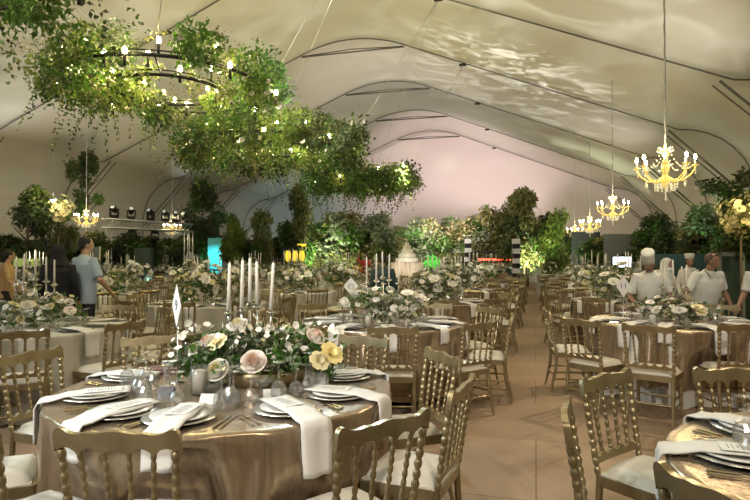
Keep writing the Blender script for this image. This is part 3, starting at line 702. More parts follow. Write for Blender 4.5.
# low glass dish and burgundy box
m = M(); m.lathe([(.0,0),(.03,0),(.006,.01),(.006,.04),(.03,.05),(.075,.085),(.072,.086),(.03,.054),(.0,.05)], n=20, caps=False); o = obj('glass_dish', m, GLASS); o.location = put_at(T1, 262, 2.95, TH+.001); tag(o, 'footed crystal dish in front of the roses on the nearest table', 'dish')
m = M(); m.box((0,0,.014), (.20,.12,.028)); o = obj('folded_folder', m, mat('burgundy', (.09,.015,.02), .5), smooth=False); o.location = put_at(T1, 166, 3.55, TH+.001); o.rotation_euler.z = YAW+.1; tag(o, 'flat burgundy box behind the pillar candle on the nearest table', 'box')
# extra glasses clustered on the nearest tables
for t, lst in ((T1, ((222,2.66),(234,2.72),(306,3.0),(322,3.06),(128,3.15),(140,2.98),(154,3.12))), (T3, ((742,2.15),(748,2.02)))):
    for i, (px, Z) in enumerate(sorted(lst)):
        o = link('wine_glass', GOB[(i*2+1)%3], None, put_at(t, px, Z, TH+.001), i); tag(o, 'cut crystal goblet, %s from left of the mid-table goblets, %s' % ((ordn+['eleventh','twelfth'])[i+1], t.ph), 'glass', 'upturned goblets')
# ------------------------------------------------------------------ hanging hoops of greenery with little lamps
rg = random.Random(33)
def cable(m, p, q, r=.006): m.tube([p, q], r, 4)
def flower_hoop(cx, cy, cz, Rr, label, nleaf, density, seed, skip=(), lsize=.06, thick=.40, inner=.55, nb=14, tall=()):
    r_ = random.Random(seed); root = empty('floral_hoop', (cx,cy,cz)); tag(root, label, 'hanging floral hoop', 'suspended hoops of greenery')
    for rr, z in ((Rr,0),(Rr*inner,-.05)):
        m = M(); m.tube([(rr*math.cos(TAU*k/48), rr*math.sin(TAU*k/48), z) for k in range(48)], .028, 6, closed=True)
        m.tube([(rr*.985*math.cos(TAU*k/48), rr*.985*math.sin(TAU*k/48), z+.07) for k in range(48)], .012, 5, closed=True); obj('hoop', m, BLACK, root)
    for k in range(4): m = M(); a = TAU*k/4+.5; m.tube([(Rr*math.cos(a),Rr*math.sin(a),0),(Rr*inner*math.cos(a),Rr*inner*math.sin(a),-.05)], .012, 5); obj('hoop_spoke', m, BLACK, root)
    big = []; 
    for k in range(40):
        a = TAU*k/40+r_.uniform(-.06,.06); dens = density(a)
        if r_.random() > dens: continue
        rr = Rr+r_.uniform(-.16,.22); z = r_.uniform(-.12,.20); big.append(((rr*math.cos(a), rr*math.sin(a), z), thick*r_.uniform(.55,1.15), .9))
    for k in range(18):
        a = TAU*k/18; 
        if r_.random() > density(a)*.85: continue
        rr = Rr*inner+r_.uniform(-.15,.2); big.append(((rr*math.cos(a), rr*math.sin(a), r_.uniform(-.15,.1)), thick*r_.uniform(.4,.8), .9))
    m = M(); g = [b_ for i, b_ in enumerate(big) if i % 3 != 2]; y_ = [b_ for i, b_ in enumerate(big) if i % 3 == 2]
    leafcloud(m, g, int(nleaf*.62), lsize, r_, .35, (0,0,1,4), .55, .35); leafcloud(m, y_, int(nleaf*.5), lsize*.6, r_, .2, (2,2,3), .35, .15)
    for i in range(int(nleaf/85)):
        c, rd = r_.choice(big)[:2]; a = r_.uniform(0,TAU); mi = r_.choice((0,0,1,2,4)); up = r_.random() < .4
        d = (math.cos(a)*.7, math.sin(a)*.7, r_.uniform(.3,1.3) if up else -r_.uniform(.4,1.3)); L = r_.uniform(.35,.8)*(1 if up else 1.1)
        sprig(m, Vector(c)+rdir(r_)*rd*.6, d, L, lsize*.95, r_, int(L/.055), mi, .4)
    o = obj('foliage', m, [G1,G3,G2,G4,G5], root); tag(o, kind='stuff')
    m = M()
    for i in range(70):
        c, rd = r_.choice(big)[:2]; p = Vector(c)+rdir(r_)*rd*.95; m.mi = r_.choice((0,0,1)); blossom(m, p, rdir(r_,-.4), r_.choice((.035,.05,.06)), 5, 1, r_)
    m.mi = 0; o = obj('blossoms', m, [BL1,BL2], root); tag(o, kind='stuff')
    for k in range(nb):
        a = TAU*k/nb+.2+r_.uniform(-.12,.12); rr = Rr if k % 3 else Rr*inner; rr *= 1+(0,.12,0,-.08)[k%4]; p = (rr*math.cos(a), rr*math.sin(a), (.05,-.22,.0,-.12)[k%4])
        m = M(); m.tube([p, (p[0],p[1],p[2]+.16)], .022, 6); s_ = obj('lamp_holder', m, BLACK, root)
        m = M(); m.ell((p[0],p[1],p[2]+.20), (.032,.032,.055), 8); obj('bulb', m, FLAME, s_)
        if k % 3 == 0:
            l = bpy.data.lights.new('hoop_lamp', 'POINT'); l.energy = 10; l.color = (1,.84,.42); l.shadow_soft_size = .04
            lo = bpy.data.objects.new('hoop_lamp', l); COL.objects.link(lo); lo.parent = root; lo.location = (p[0]*1.0,p[1]*1.0,p[2]+.34)
    for k in range(4):
        a = TAU*k/4+.5; x, y = Rr*math.cos(a), Rr*math.sin(a); tx = (RB+3.9-cx)*(1 if x > 0 else -1)+(0 if x > 0 else 2*(RB-cx)); ya_ = min(ARCH, key=lambda q: abs(q-(cy+y*.3+2.5*(1 if y > 0 else -1)))); ty = ya_-cy; top = secz(3.9)-cz-.12
        m = M(); cable(m, (x,y,0), (tx,ty,top)); obj('cable', m, ALU, root)
    return root
def dens1(a): # sparser on the side towards the camera and the far side, where the bare hoop shows
    return .95 if (math.cos(a-R(200)) > .35 or math.cos(a-R(20)) > .5) else .4
flower_hoop(-5.6, 3.35, 4.25, 1.6, 'green leafy hoop with small lamps nearest the camera, cut off by the top left corner', 9000, lambda a: 1, 3, nb=10, thick=.42, lsize=.10)
x, y = W(-3.27, 9.0); flower_hoop(x, y, 4.17, 1.5, 'largest hanging leafy hoop, its bare black ring showing between green and feathery foliage', 12500, dens1, 4, thick=.38, lsize=.085, nb=32)
x, y = W(-2.35, 13.0); flower_hoop(x, y, 4.0, 1.7, 'middle hanging hoop thick with green leaves and glowing lamps', 18000, lambda a: 1, 5, thick=.52, lsize=.105, nb=32)
x, y = W(-.40, 18.6); flower_hoop(x, y, 3.95, 1.4, 'farthest hanging leafy hoop before the pink end wall', 13000, lambda a: 1, 6, thick=.48, lsize=.12, nb=24)
# ------------------------------------------------------------------ crystal chandeliers
def chandelier(n_arm, lod):
    root = empty('chandelier', (0,0,0)); n = 10 if lod == 0 else 6
    m = M(); m.lathe([(.0,-.22),(.02,-.21),(.05,-.17),(.07,-.12),(.045,-.07),(.03,-.02),(.05,.03),(.06,.08),(.035,.13),(.025,.20),(.05,.24),(.055,.28),(.02,.33),(.012,.40),(.0,.41)], n=n); obj('centre_column', m, CRYS, root)
    for k in range(n_arm):
        a = TAU*k/n_arm; c, s = math.cos(a), math.sin(a)
        m = M(); pts = [(.03,-.06),(.12,-.13),(.22,-.12),(.31,-.05),(.36,.03),(.36,.06)]; m.tube([(r*c, r*s, z) for r, z in pts], .011, 6)
        m.lathe([(.0,.05),(.045,.065),(.05,.075),(.015,.07),(.0,.07)], (.36*c,.36*s,0), n); arm = obj('arm', m, CRYS, root)
        m = M(); m.lathe([(.0,.07),(.013,.07),(.013,.15),(.0,.15)], (.36*c,.36*s,0), 6); obj('candle_tube', m, WAX, arm)
        m = M(); m.ell((.36*c,.36*s,.185), (.019,.019,.04), 8); obj('bulb', m, FLAMEW, arm)
    m = M()
    for k in range(n_arm*3):
        a = TAU*k/(n_arm*3); c, s = math.cos(a), math.sin(a)
        for r, z0, L in (((.36, .05, 3) if k % 3 == 0 else (.24+.04*(k%2), -.13, 2)), (.12, -.16, 3)):
            for q in range(L): m.ell((r*c+.02*math.sin(k*3), r*s, z0-.022-.034*q), (.010,.010,.017), 5)
    for q in range(5): m.ell((0,0,-.24-.035*q), (.014,.014,.018), 6)
    o = obj('crystal_drops', m, DROPS, root); tag(o, kind='stuff')
    m = M()
    for k in range(n_arm):
        a = TAU*k/n_arm+.3; c, s = math.cos(a), math.sin(a)
        for q in range(9): t = q/8; r = .05+.27*t; z = .30-.24*t-.10*math.sin(PI*t); m.ell((r*c,r*s,z), (.010,.010,.012), 5)
    for k in range(8):
        a = TAU*k/8; c, s = math.cos(a), math.sin(a); m.tube([(.03*c,.03*s,.30),(.09*c,.09*s,.34),(.10*c,.10*s,.29),(.07*c,.07*s,.27)], .007, 4)
    tag(obj('bead_chains', m, DROPS, root), kind='stuff')
    return root
CHD = chandelier(8, 0); first = True
def hang_chandelier(x, y, z, s, lab, pw):
    global first
    o = CHD if first else copy_tree(CHD); first = False
    o.location = (x,y,z); o.scale = (s,s,s); o.rotation_euler.z = rg.uniform(0,1); tag(o, lab, 'chandelier', 'crystal chandeliers')
    m = M(); top = (secz(x-RB)-z)/s
    n = int(top/.18); m.tube([(.004*(1 if i % 2 else -1),0,.38+(top-.38)*i/n) for i in range(n+1)], [.009 if i % 2 else .015 for i in range(n+1)], 5); obj('hanging_chain', m, ALU, o)
    l = bpy.data.lights.new('chandelier_lamp', 'POINT'); l.energy = pw; l.color = (1,.80,.45); l.shadow_soft_size = .3*s
    lo = bpy.data.objects.new('chandelier_lamp', l); COL.objects.link(lo); lo.location = (x,y,z+.45*s)
for (px, py, Z, s, lab, pw) in ((666,172,8.8,1.12,'largest crystal chandelier with lit candle bulbs, nearest the camera', 26), (613,210,15.4,1.08,'crystal chandelier second in line behind the largest one', 26),
        (590,226,23.0,1.10,'crystal chandelier third in line before the bright green tree', 24), (575,233,29.5,1.15,'last and smallest crystal chandelier in the line on the right', 24),
        (86,220,18.6,.95,'crystal chandelier over the man in the blue shirt', 20), (172,229,23.0,.95,'small crystal chandelier hanging before the lighting truss', 20)):
    x, y = P(px, Z); hang_chandelier(x, y, hz(py, Z), s, lab, pw)
# ------------------------------------------------------------------ trees and planting round the hall
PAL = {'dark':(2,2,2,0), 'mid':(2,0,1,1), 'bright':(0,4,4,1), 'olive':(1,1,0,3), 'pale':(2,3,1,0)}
TM = [G1,G2,G3,G4,G5]; TREEM = {}
def tree_mesh(kind, v, tall):
    key = (kind, v, tall)
    if key in TREEM: return TREEM[key]
    r_ = random.Random(v*31+sum(map(ord, tall+kind))); m = M(); blobs = []
    n = 15 if tall != 'column' else 16
    for i in range(n):
        if tall == 'column': z = i/n; blobs.append(((r_.uniform(-.15,.15), r_.uniform(-.15,.15), z), .20*(1-.45*abs(z-.4))))
        elif tall == 'wisp': z = r_.random(); blobs.append(((r_.uniform(-.42,.42)*(.4+z*.6), r_.uniform(-.3,.3), z), .13))
        else: a = r_.uniform(0,TAU); z = r_.random(); q = .34*math.sin(PI*min(1,(.15+z*.8)))*r_.uniform(.3,1); blobs.append(((q*math.cos(a), q*math.sin(a), z), r_.uniform(.13,.22)))
    leafcloud(m, blobs, 5200 if tall != 'wisp' else 2600, .066, r_, .4, PAL[kind], .55, .25)
    for i in range(34): c, rd = r_.choice(blobs)[:2]; sprig(m, Vector(c)+rdir(r_)*rd, rdir(r_,.2), r_.uniform(.10,.22), .035, r_, 6, r_.choice(PAL[kind]), .8)
    TREEM[key] = m.mesh('crown', TM); return TREEM[key]
def tree(px, ytop, Z, wpx, ybot, kind, label, form='round', v=0, cat='tree', name='tree', grp=None):
    x, y = P(px, Z); zt = hz(ytop, Z); zb = max(.15, hz(ybot, Z)); wd = wpx/F*Z; rt = empty(name, (x,y,0)); tag(rt, label, cat, grp)
    wd *= 1.3
    c = link('crown', tree_mesh(kind, v, form), rt, (0,0,zb)); c.scale = (wd, wd*.8, (zt-zb)*.95); c.rotation_euler.z = YAW+v*.3
    m = M(); k = random.Random(v+px); top = zb+(zt-zb)*.8; m.tube([(0,0,0),(k.uniform(-.06,.06),0,top*.4),(k.uniform(-.1,.1),0,top)], [.06,.045,.015], 7)
    for i in range(5): z = zb+(top-zb)*i/6; a = k.uniform(0,TAU); m.tube([(0,0,z),(math.cos(a)*wd*.3,math.sin(a)*wd*.25,z+(zt-zb)*.2)], [.025,.008], 5)
    obj('trunk', m, BARK, rt); return rt
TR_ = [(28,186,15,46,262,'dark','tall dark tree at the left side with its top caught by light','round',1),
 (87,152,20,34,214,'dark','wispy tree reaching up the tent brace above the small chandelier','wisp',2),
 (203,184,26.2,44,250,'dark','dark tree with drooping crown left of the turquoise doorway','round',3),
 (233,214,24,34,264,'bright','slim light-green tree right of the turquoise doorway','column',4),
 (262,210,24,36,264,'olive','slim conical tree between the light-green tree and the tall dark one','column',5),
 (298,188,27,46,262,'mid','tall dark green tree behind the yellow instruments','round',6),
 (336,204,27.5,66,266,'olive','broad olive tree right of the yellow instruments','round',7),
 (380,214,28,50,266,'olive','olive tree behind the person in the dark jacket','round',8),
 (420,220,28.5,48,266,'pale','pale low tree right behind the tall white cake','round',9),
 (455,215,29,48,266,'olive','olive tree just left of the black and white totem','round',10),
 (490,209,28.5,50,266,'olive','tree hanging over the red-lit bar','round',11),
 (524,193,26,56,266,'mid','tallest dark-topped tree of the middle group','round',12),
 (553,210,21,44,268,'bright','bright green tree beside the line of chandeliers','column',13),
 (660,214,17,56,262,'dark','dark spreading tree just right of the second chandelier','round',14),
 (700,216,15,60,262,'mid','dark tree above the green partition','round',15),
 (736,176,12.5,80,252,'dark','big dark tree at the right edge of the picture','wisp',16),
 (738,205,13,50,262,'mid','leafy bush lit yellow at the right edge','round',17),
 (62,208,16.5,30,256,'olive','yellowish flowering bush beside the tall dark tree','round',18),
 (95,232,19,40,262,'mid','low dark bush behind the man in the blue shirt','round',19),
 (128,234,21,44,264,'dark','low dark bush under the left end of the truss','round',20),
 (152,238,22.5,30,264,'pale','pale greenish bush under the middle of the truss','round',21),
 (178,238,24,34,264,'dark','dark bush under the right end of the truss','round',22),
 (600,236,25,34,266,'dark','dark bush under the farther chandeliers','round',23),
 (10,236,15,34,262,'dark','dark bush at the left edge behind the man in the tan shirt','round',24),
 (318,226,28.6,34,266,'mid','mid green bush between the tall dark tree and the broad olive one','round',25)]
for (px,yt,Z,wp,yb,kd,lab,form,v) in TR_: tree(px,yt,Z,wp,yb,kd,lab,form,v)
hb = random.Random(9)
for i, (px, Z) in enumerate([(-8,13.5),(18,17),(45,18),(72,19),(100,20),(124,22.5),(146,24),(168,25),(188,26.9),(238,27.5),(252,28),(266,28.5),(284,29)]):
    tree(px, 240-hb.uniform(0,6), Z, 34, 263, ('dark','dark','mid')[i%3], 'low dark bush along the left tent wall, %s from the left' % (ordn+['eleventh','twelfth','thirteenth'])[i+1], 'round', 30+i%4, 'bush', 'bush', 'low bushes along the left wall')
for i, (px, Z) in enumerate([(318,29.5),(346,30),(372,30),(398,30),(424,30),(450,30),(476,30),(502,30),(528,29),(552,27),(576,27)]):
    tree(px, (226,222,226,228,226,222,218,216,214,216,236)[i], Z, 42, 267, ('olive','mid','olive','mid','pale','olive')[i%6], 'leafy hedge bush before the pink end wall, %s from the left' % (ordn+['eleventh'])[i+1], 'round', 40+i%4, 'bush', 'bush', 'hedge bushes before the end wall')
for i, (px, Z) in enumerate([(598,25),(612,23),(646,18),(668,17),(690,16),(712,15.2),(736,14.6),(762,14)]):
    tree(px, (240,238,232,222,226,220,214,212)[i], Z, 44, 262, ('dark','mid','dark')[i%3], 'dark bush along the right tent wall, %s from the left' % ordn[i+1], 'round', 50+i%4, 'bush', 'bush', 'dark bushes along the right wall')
# blossom ball glowing yellow near the left and right edges
def blossom_bush(px, py, Z, r, label, mt, n=90):
    x, y = P(px, Z); z = hz(py, Z); q = random.Random(px); rt = empty('flowering_branch_stand', (x,y,0)); tag(rt, label, 'flower arrangement')
    m = M(); m.lathe([(.0,0),(.16,0),(.16,.02),(.02,.03),(.02,z-r*.5),(.0,z-r*.5)], n=10); obj('stand', m, BARK, rt)
    m = M()
    for i in range(n): d = rdir(q); blossom(m, Vector((0,0,z))+d*r*q.uniform(.4,1), d, q.choice((.05,.07,.09)), 5, 1, q)
    tag(obj('blossoms', m, mt, rt), kind='stuff')
    m = M(); leafcloud(m, [((0,0,z), r)], 260, .09, q, .3, (0,1), .5, .3); tag(obj('foliage', m, [G2,G5], rt), kind='stuff')
    lamp('SPOT', 'blossom_spot', (x+.6, y-1.6, z+1.2), (x,y,z), 110, (1,.82,.35), .1, 50, .8)
blossom_bush(58, 211, 15.5, .48, 'ball of yellow-lit blossoms beside the tall dark tree', BL3)
blossom_bush(741, 214, 11.2, .48, 'yellow-lit blossoms at the right edge above the cooks', BL3)
lamp('SPOT', 'unseen_tree_uplight', P(38, 13.2)+(1.2,), P(28, 15)+(3.2,), 40, (1,.98,.7), .1, 40, .8)  # more unseen uplights, added for single trees and bushes
lamp('SPOT', 'unseen_tree_uplight', P(150, 20)+(.6,), P(152, 22.5)+(1.8,), 50, (.8,1,.9), .1, 60, .8)
lamp('SPOT', 'unseen_tree_uplight', P(555, 19)+(1.2,), P(553, 21)+(2.4,), 110, (.92,1,.6), .1, 50, .8)
lamp('SPOT', 'unseen_tree_uplight', P(690, 12)+(2.2,), P(685, 15)+(2.6,), 60, (.8,1,.85), .1, 80, .8)
# ------------------------------------------------------------------ lighting truss with moving heads
Zt = 21.5; xa, ya = P(104, 20); xb, yb = P(190, 23.5); za = hz(222, 20); zb_ = hz(229, 23.5)
za = zb_ = (za+zb_)/2
tr = empty('lighting_truss', (xa,ya,0)); tag(tr, 'silver lighting truss standing before the dark bushes at the left side', 'truss')
dv = Vector((xb-xa, yb-ya, zb_-za)); Ln = dv.length; ud = dv.normalized(); nv = Vector((-ud.y, ud.x, 0))
m = M()
for (o1, o2) in ((-.15,.15),(.15,.15),(-.15,-.15),(.15,-.15)): m.tube([nv*o1+Vector((0,0,za+o2)), dv+nv*o1+Vector((0,0,za+o2))], .04, 6)
obj('chord', m, ALU, tr)
m = M(); k = int(Ln/.35)
for i in range(k):
    p = ud*(Ln*i/k)+Vector((0,0,za)); q = ud*(Ln*(i+1)/k)+Vector((0,0,za)); s = .15 if i % 2 else -.15
    for o1 in (-.15,.15): m.tube([p+nv*o1+Vector((0,0,s)), q+nv*o1-Vector((0,0,s))], .012, 5)
    m.tube([p+nv*s+Vector((0,0,.15)), q-nv*s+Vector((0,0,.15))], .012, 5)
obj('lattice', m, ALU, tr)
for t in (.02,.98):
    m = M(); p = dv*t
    for o1 in (-.12,.12):
        for o2 in (-.12,.12): m.tube([(p.x+o1,p.y+o2,0),(p.x+o1,p.y+o2,za-.15)], .022, 6)
    for i in range(7):
        z = (za-.2)*i/7; m.tube([(p.x-.12,p.y-.12,z),(p.x+.12,p.y-.12,z+.3)], .010, 4); m.tube([(p.x+.12,p.y+.12,z),(p.x-.12,p.y+.12,z+.3)], .010, 4)
    m.box((p.x,p.y,.015), (.5,.5,.03)); obj('tower', m, ALU, tr)
def moving_head():
    rt = empty('moving_head_lamp', (0,0,0)); m = M(); m.box((0,0,.06), (.30,.24,.12)); obj('base', m, BLACK, rt)
    m = M(); m.box((-.16,0,.26), (.04,.14,.32)); m.box((.16,0,.26), (.04,.14,.32)); m.box((0,0,.13), (.32,.14,.04)); obj('yoke', m, BLACK, rt)
    m = M(); m.lathe([(.0,-.16),(.09,-.15),(.12,-.05),(.13,.08),(.12,.18),(.0,.18)], (0,0,.38), 12, (0,-.7,.5)); h = obj('lamp_head', m, BLACK, rt)
    m = M(); m.lathe([(.0,.181),(.09,.181),(.09,.19),(.0,.19)], (0,0,.38), 12, (0,-.7,.5)); obj('lens', m, glow('lens_glow', (.9,1,1), .04) if 'lens_glow' not in bpy.data.materials else bpy.data.materials['lens_glow'], h); return rt
MH = moving_head()
for i, (t, up, nm) in enumerate(((.10,1,'leftmost black moving lamp on top of the truss'),(.28,1,'second black moving lamp on top of the truss'),(.50,1,'third black moving lamp on top of the truss'),(.68,1,'fourth black moving lamp on top of the truss'),(.80,1,'fifth black moving lamp on top of the truss'),(.93,1,'rightmost black moving lamp on top of the truss'),(.30,-1,'black moving lamp hanging under the truss near its left end'),(.55,-1,'black moving lamp hanging under the middle of the truss'))):
    o = MH if i == 0 else copy_tree(MH); o.location = (xa+dv.x*t, ya+dv.y*t, za+.18*up); o.scale = (.85,)*3
    o.rotation_euler = (0 if up > 0 else PI, 0, YAW+(.5*math.sin(i*2))); tag(o, nm, 'stage light', 'black moving lamps on the truss')
# ------------------------------------------------------------------ turquoise doorway, partitions, bar, stage dressing
def panel(px0, px1, ytop, Z, mt, name, lab, cat, th=.06, zb=0, frame=None, grp=None, kids=()):
    (x0,y0), (x1,y1) = P(px0, Z), P(px1, Z); zt = hz(ytop, Z); wd = math.hypot(x1-x0, y1-y0); rt = empty(name, ((x0+x1)/2,(y0+y1)/2,0), math.atan2(y1-y0, x1-x0)); tag(rt, lab, cat, grp)
    m = M(); m.box((0,0,(zb+zt)/2), (wd,th,zt-zb)); obj('board', m, mt, rt, smooth=False)
    if frame:
        f = .09; m = M()
        for (cx, cz, sx, sz) in ((-wd/2+f/2,(zb+zt)/2,f,zt-zb),(wd/2-f/2,(zb+zt)/2,f,zt-zb),(0,zt-f/2,wd,f)): m.box((cx,-th/2-.015,cz), (sx,.03,sz))
        obj('frame', m, frame, rt, smooth=False)
    return rt, wd, zt
DG = mat('partition_green', (.018,.040,.034), .6); DK = mat('dark_drape', (.02,.025,.028), .8); GREY = mat('frame_grey', (.20,.23,.23), .6)
panel(642, 716, 254, 14.2, DG, 'partition_panel', 'dark green partition board behind the masked cook', 'partition', grp='dark green partitions')
panel(744, 800, 256, 12.4, DG, 'partition_panel', 'dark green partition board at the right edge behind the bald cook', 'partition', grp='dark green partitions')
panel(716, 743, 252, 12.2, DG, 'framed_panel', 'green panel with a grey frame beside the bald cook', 'door panel', frame=GREY)
panel(604, 636, 234, 20.0, mat('grey_drape', (.17,.18,.17), .9, bump=(3,.4,(5,5,.3))), 'drape_panel', 'grey draped panel behind the bright screen', 'drape', .1)
panel(572, 600, 232, 26.0, DK, 'drape_panel', 'black draped panel below the farther chandeliers', 'drape', .1)
panel(113, 134, 245, 21.0, DK, 'stage_speaker_stack', 'black boxy stack under the left end of the truss', 'speaker', .5)
panel(136, 152, 248, 20.3, DG, 'partition_panel', 'low dark green board under the truss', 'partition', .3)
panel(88, 100, 247, 18.5, GREY, 'partition_panel', 'grey narrow board beside the blue shirt', 'partition', .1)
panel(20, 48, 240, 17.5, DK, 'drape_panel', 'black drape behind the man in the tan shirt', 'drape', .1)
rt, wd, zt = panel(208, 222, 238, 25.5, mat('turquoise_door', (.10,.55,.60), .5), 'turquoise_doorway', 'turquoise lit doorway panel under the drooping dark tree', 'doorway')
lamp('SPOT', 'doorway_lamp', P(211, 23.6)+(2.2,), P(214, 25.5)+(1.0,), 130, (.3,.95,1), .1, 60, .8)
scr = glow('screen_glow', (.75,.88,1), 1.6)
rt = empty('screen', P(622, 17)+(0,), YAW); tag(rt, 'small bright screen behind the cook in the tall hat', 'screen')
m = M(); m.box((0,0,hz(262,17)), (.62,.05,.36)); sb = obj('casing', m, BLACK, rt, smooth=False); m = M(); m.box((0,-.028,hz(262,17)), (.56,.006,.30)); obj('display', m, scr, rt, smooth=False)
m = M(); m.lathe([(.0,0),(.2,0),(.2,.02),(.02,.03),(.02,1.2),(.0,1.2)], n=8); obj('stand', m, BLACK, rt)
# strip of lit buffet at the left
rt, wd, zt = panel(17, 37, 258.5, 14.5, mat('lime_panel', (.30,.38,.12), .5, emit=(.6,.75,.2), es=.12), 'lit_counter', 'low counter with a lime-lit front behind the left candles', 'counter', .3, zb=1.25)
# back bar with a red light strip
bar = empty('bar_counter', P(494, 26.5)+(0,), YAW); tag(bar, 'dark bar with a red light strip under the hanging tree', 'bar counter')
m = M(); m.box((0,0,.5), (2.2,.6,1.0)); obj('body', m, DK, bar, smooth=False); m = M(); m.box((0,0,1.03), (2.4,.7,.05)); obj('counter_top', m, GREY, bar, smooth=False)
m = M()
for s in (-1.1,1.1): m.box((s,0,1.35), (.06,.5,.7))
m.box((0,0,1.72), (2.3,.6,.06)); obj('canopy_frame', m, DK, bar, smooth=False)
m = M(); m.box((0.15,-.31,1.40), (1.9,.03,.07)); obj('red_light_strip', m, glow('red_strip', (1,.06,.03), 3), bar, smooth=False)
rb = random.Random(2)
for i in range(7):
    m = M(); m.lathe([(.0,0),(.035,0),(.037,.16),(.014,.21),(.013,.28),(.0,.28)], n=8); o = obj('bottle', m, rb.choice([CARD, SILV, CLEAR])); q = Matrix.Rotation(YAW,3,'Z') @ Vector((-.9+.28*i, rb.uniform(-.15,.1), 0)); o.location = (bar.location.x+q.x, bar.location.y+q.y, 1.056); tag(o, 'small bottle on the red-lit bar, %s from the left' % ordn[i+1], 'bottle', 'bottles on the bar')
GREYW = mat('matt_white', (.42,.42,.41), .8)
# black and white totems
for px, Z, lab in ((468, 27.2, 'black and white banded column right of the tall cake'), (516, 24.2, 'black and white banded column right of the bar')):
    rt = empty('banded_column', P(px, Z)+(0,), YAW); tag(rt, lab, 'column', 'black and white banded columns'); h = hz(239, Z)
    for nm, par, mt in (('black_band', 1, BLACK), ('white_band', 0, GREYW)):
        m = M(); n = 11
        for k in range(n):
            if k % 2 == par: m.box((0,0,h*(k+.5)/n), (.28,.28,h/n))
        obj(nm, m, mt, rt, smooth=False)
# tall tiered white cake on a draped table
rt = empty('tiered_cake', P(407, 20.0)+(0,), YAW); tag(rt, 'tall white tiered cake on a cream pleated table skirt at the centre back', 'cake')
def pleat(u, v, r0, r1, z0, z1, n=26): a = u*TAU; r = r0+(r1-r0)*v; r *= 1+.05*math.sin(a*n); return (r*math.cos(a), r*math.sin(a), z0+(z1-z0)*v)
m = M(); m.grid(160, 6, lambda u,v: pleat(u,v,.66,.54,0,1.32), closed=True); m.lathe([(.0,0),(.55,0),(.55,.01),(.0,.01)], (0,0,1.32-.01), 40); obj('table_skirt', m, mat('cream_skirt', (.80,.68,.54), .7), rt)
z = 1.32
for i, (r, h) in enumerate(((.40,.15),(.31,.15),(.22,.15),(.14,.14),(.08,.10))):
    m = M(); m.lathe([(.0,z),(r,z),(r*1.02,z+.02),(r*.97,z+h-.02),(r*.93,z+h),(.0,z+h)], n=28); obj('tier', m, mat('icing', (.85,.82,.76), .5) if 'icing' not in bpy.data.materials else bpy.data.materials['icing'], rt); z += h
lamp('SPOT', 'unseen_cake_spot', P(403, 17)+(4.5,), P(407, 20)+(1.5,), 1100, (1,.93,.84), .1, 30, .6)  # unseen spot added so the cake reads white
# white band equipment, yellow instruments, green figure, low white boxes
YEL = mat('yellow_lacquer', (.85,.62,.03), .35, emit=(1,.7,.05), es=.35)  # lacquer given a glow of its own, though it is no lamp
for i, (px, lab) in enumerate(((287,'left yellow oval drum on its stand'),(294,'middle yellow oval drum on its stand'),(301,'right yellow oval drum on its stand, under a yellow flag-like block'))):
    rt = empty('yellow_drum', P(px+1, 24.5)+(0,), YAW); tag(rt, lab, 'drum', 'yellow drums')
    m = M(); m.lathe([(.0,-.24),(.08,-.22),(.12,-.08),(.12,.08),(.09,.22),(.0,.22)], (0,0,hz(256,24.5)), 14); obj('shell', m, YEL, rt)
    m = M(); m.lathe([(.0,.22),(.10,.22),(.10,.245),(.0,.245)], (0,0,hz(256,24.5)), 14); obj('head', m, CARD, rt)
    m = M(); c = hz(256,24.5)-.2
    for a in (0,2.1,4.2): m.tube([(0,0,c*.6),(.22*math.cos(a),.22*math.sin(a),0)], .012, 5)
    m.tube([(0,0,c),(0,0,c*.6)], .015, 5); obj('stand', m, SILV, rt)
rt = empty('yellow_sign_block', P(302, 25.2)+(0,), YAW); tag(rt, 'yellow wedge sign on a thin post behind the yellow drums', 'sign')
m = M(); z = hz(245,25.2); m.prism([(-.20,.05),(.20,.05),(.16,-.06),(-.02,-.06),(-.06,-.01),(-.20,0)], .08, lambda u,v,w2:(u,w2,z+v)); obj('board', m, YEL, rt, smooth=False)
m = M(); m.tube([(.02,0,0),(.02,0,z-.05)], .02, 6); obj('post', m, SILV, rt)
for px, lab in ((313,'left silver microphone stand beside the yellow drums'),(318,'right silver microphone stand beside the yellow drums'),(280,'silver microphone stand left of the yellow drums')):
    rt = empty('microphone_stand', P(px, 24.3)+(0,), YAW); tag(rt, lab, 'microphone stand', 'silver microphone stands')
    m = M(); m.lathe([(.0,0),(.14,0),(.14,.02),(.012,.03),(.012,1.45),(.0,1.45)], n=10); m.tube([(0,0,1.45),(.18,-.15,1.6)], .01, 5); obj('pole', m, SILV, rt); m = M(); m.ell((.2,-.17,1.62), (.035,.035,.05), 8); obj('microphone', m, BLACK, rt)
GRN = mat('green_lit_leaves', (.10,.55,.05), .6, emit=(.15,.8,.1), es=.25)  # green light put into the leaves as their own glow
rt = empty('topiary_figure', P(432, 25)+(0,), YAW); tag(rt, 'bright green leafy topiary right of the tall cake', 'topiary')
m = M(); leafcloud(m, [((0,0,1.35),.30),((-.22,0,1.2),.2),((.25,0,1.28),.18),((.05,0,1.05),.24)], 600, .07, rg, 0, (0,), .6, .4); tag(obj('leaves', m, GRN, rt), kind='stuff')
m = M(); m.lathe([(.0,0),(.16,0),(.2,.35),(.0,.35)], n=12); obj('pot', m, DK, rt); m = M(); m.tube([(0,0,.3),(0,0,1.2)], .03, 6); obj('stem', m, BARK, rt)
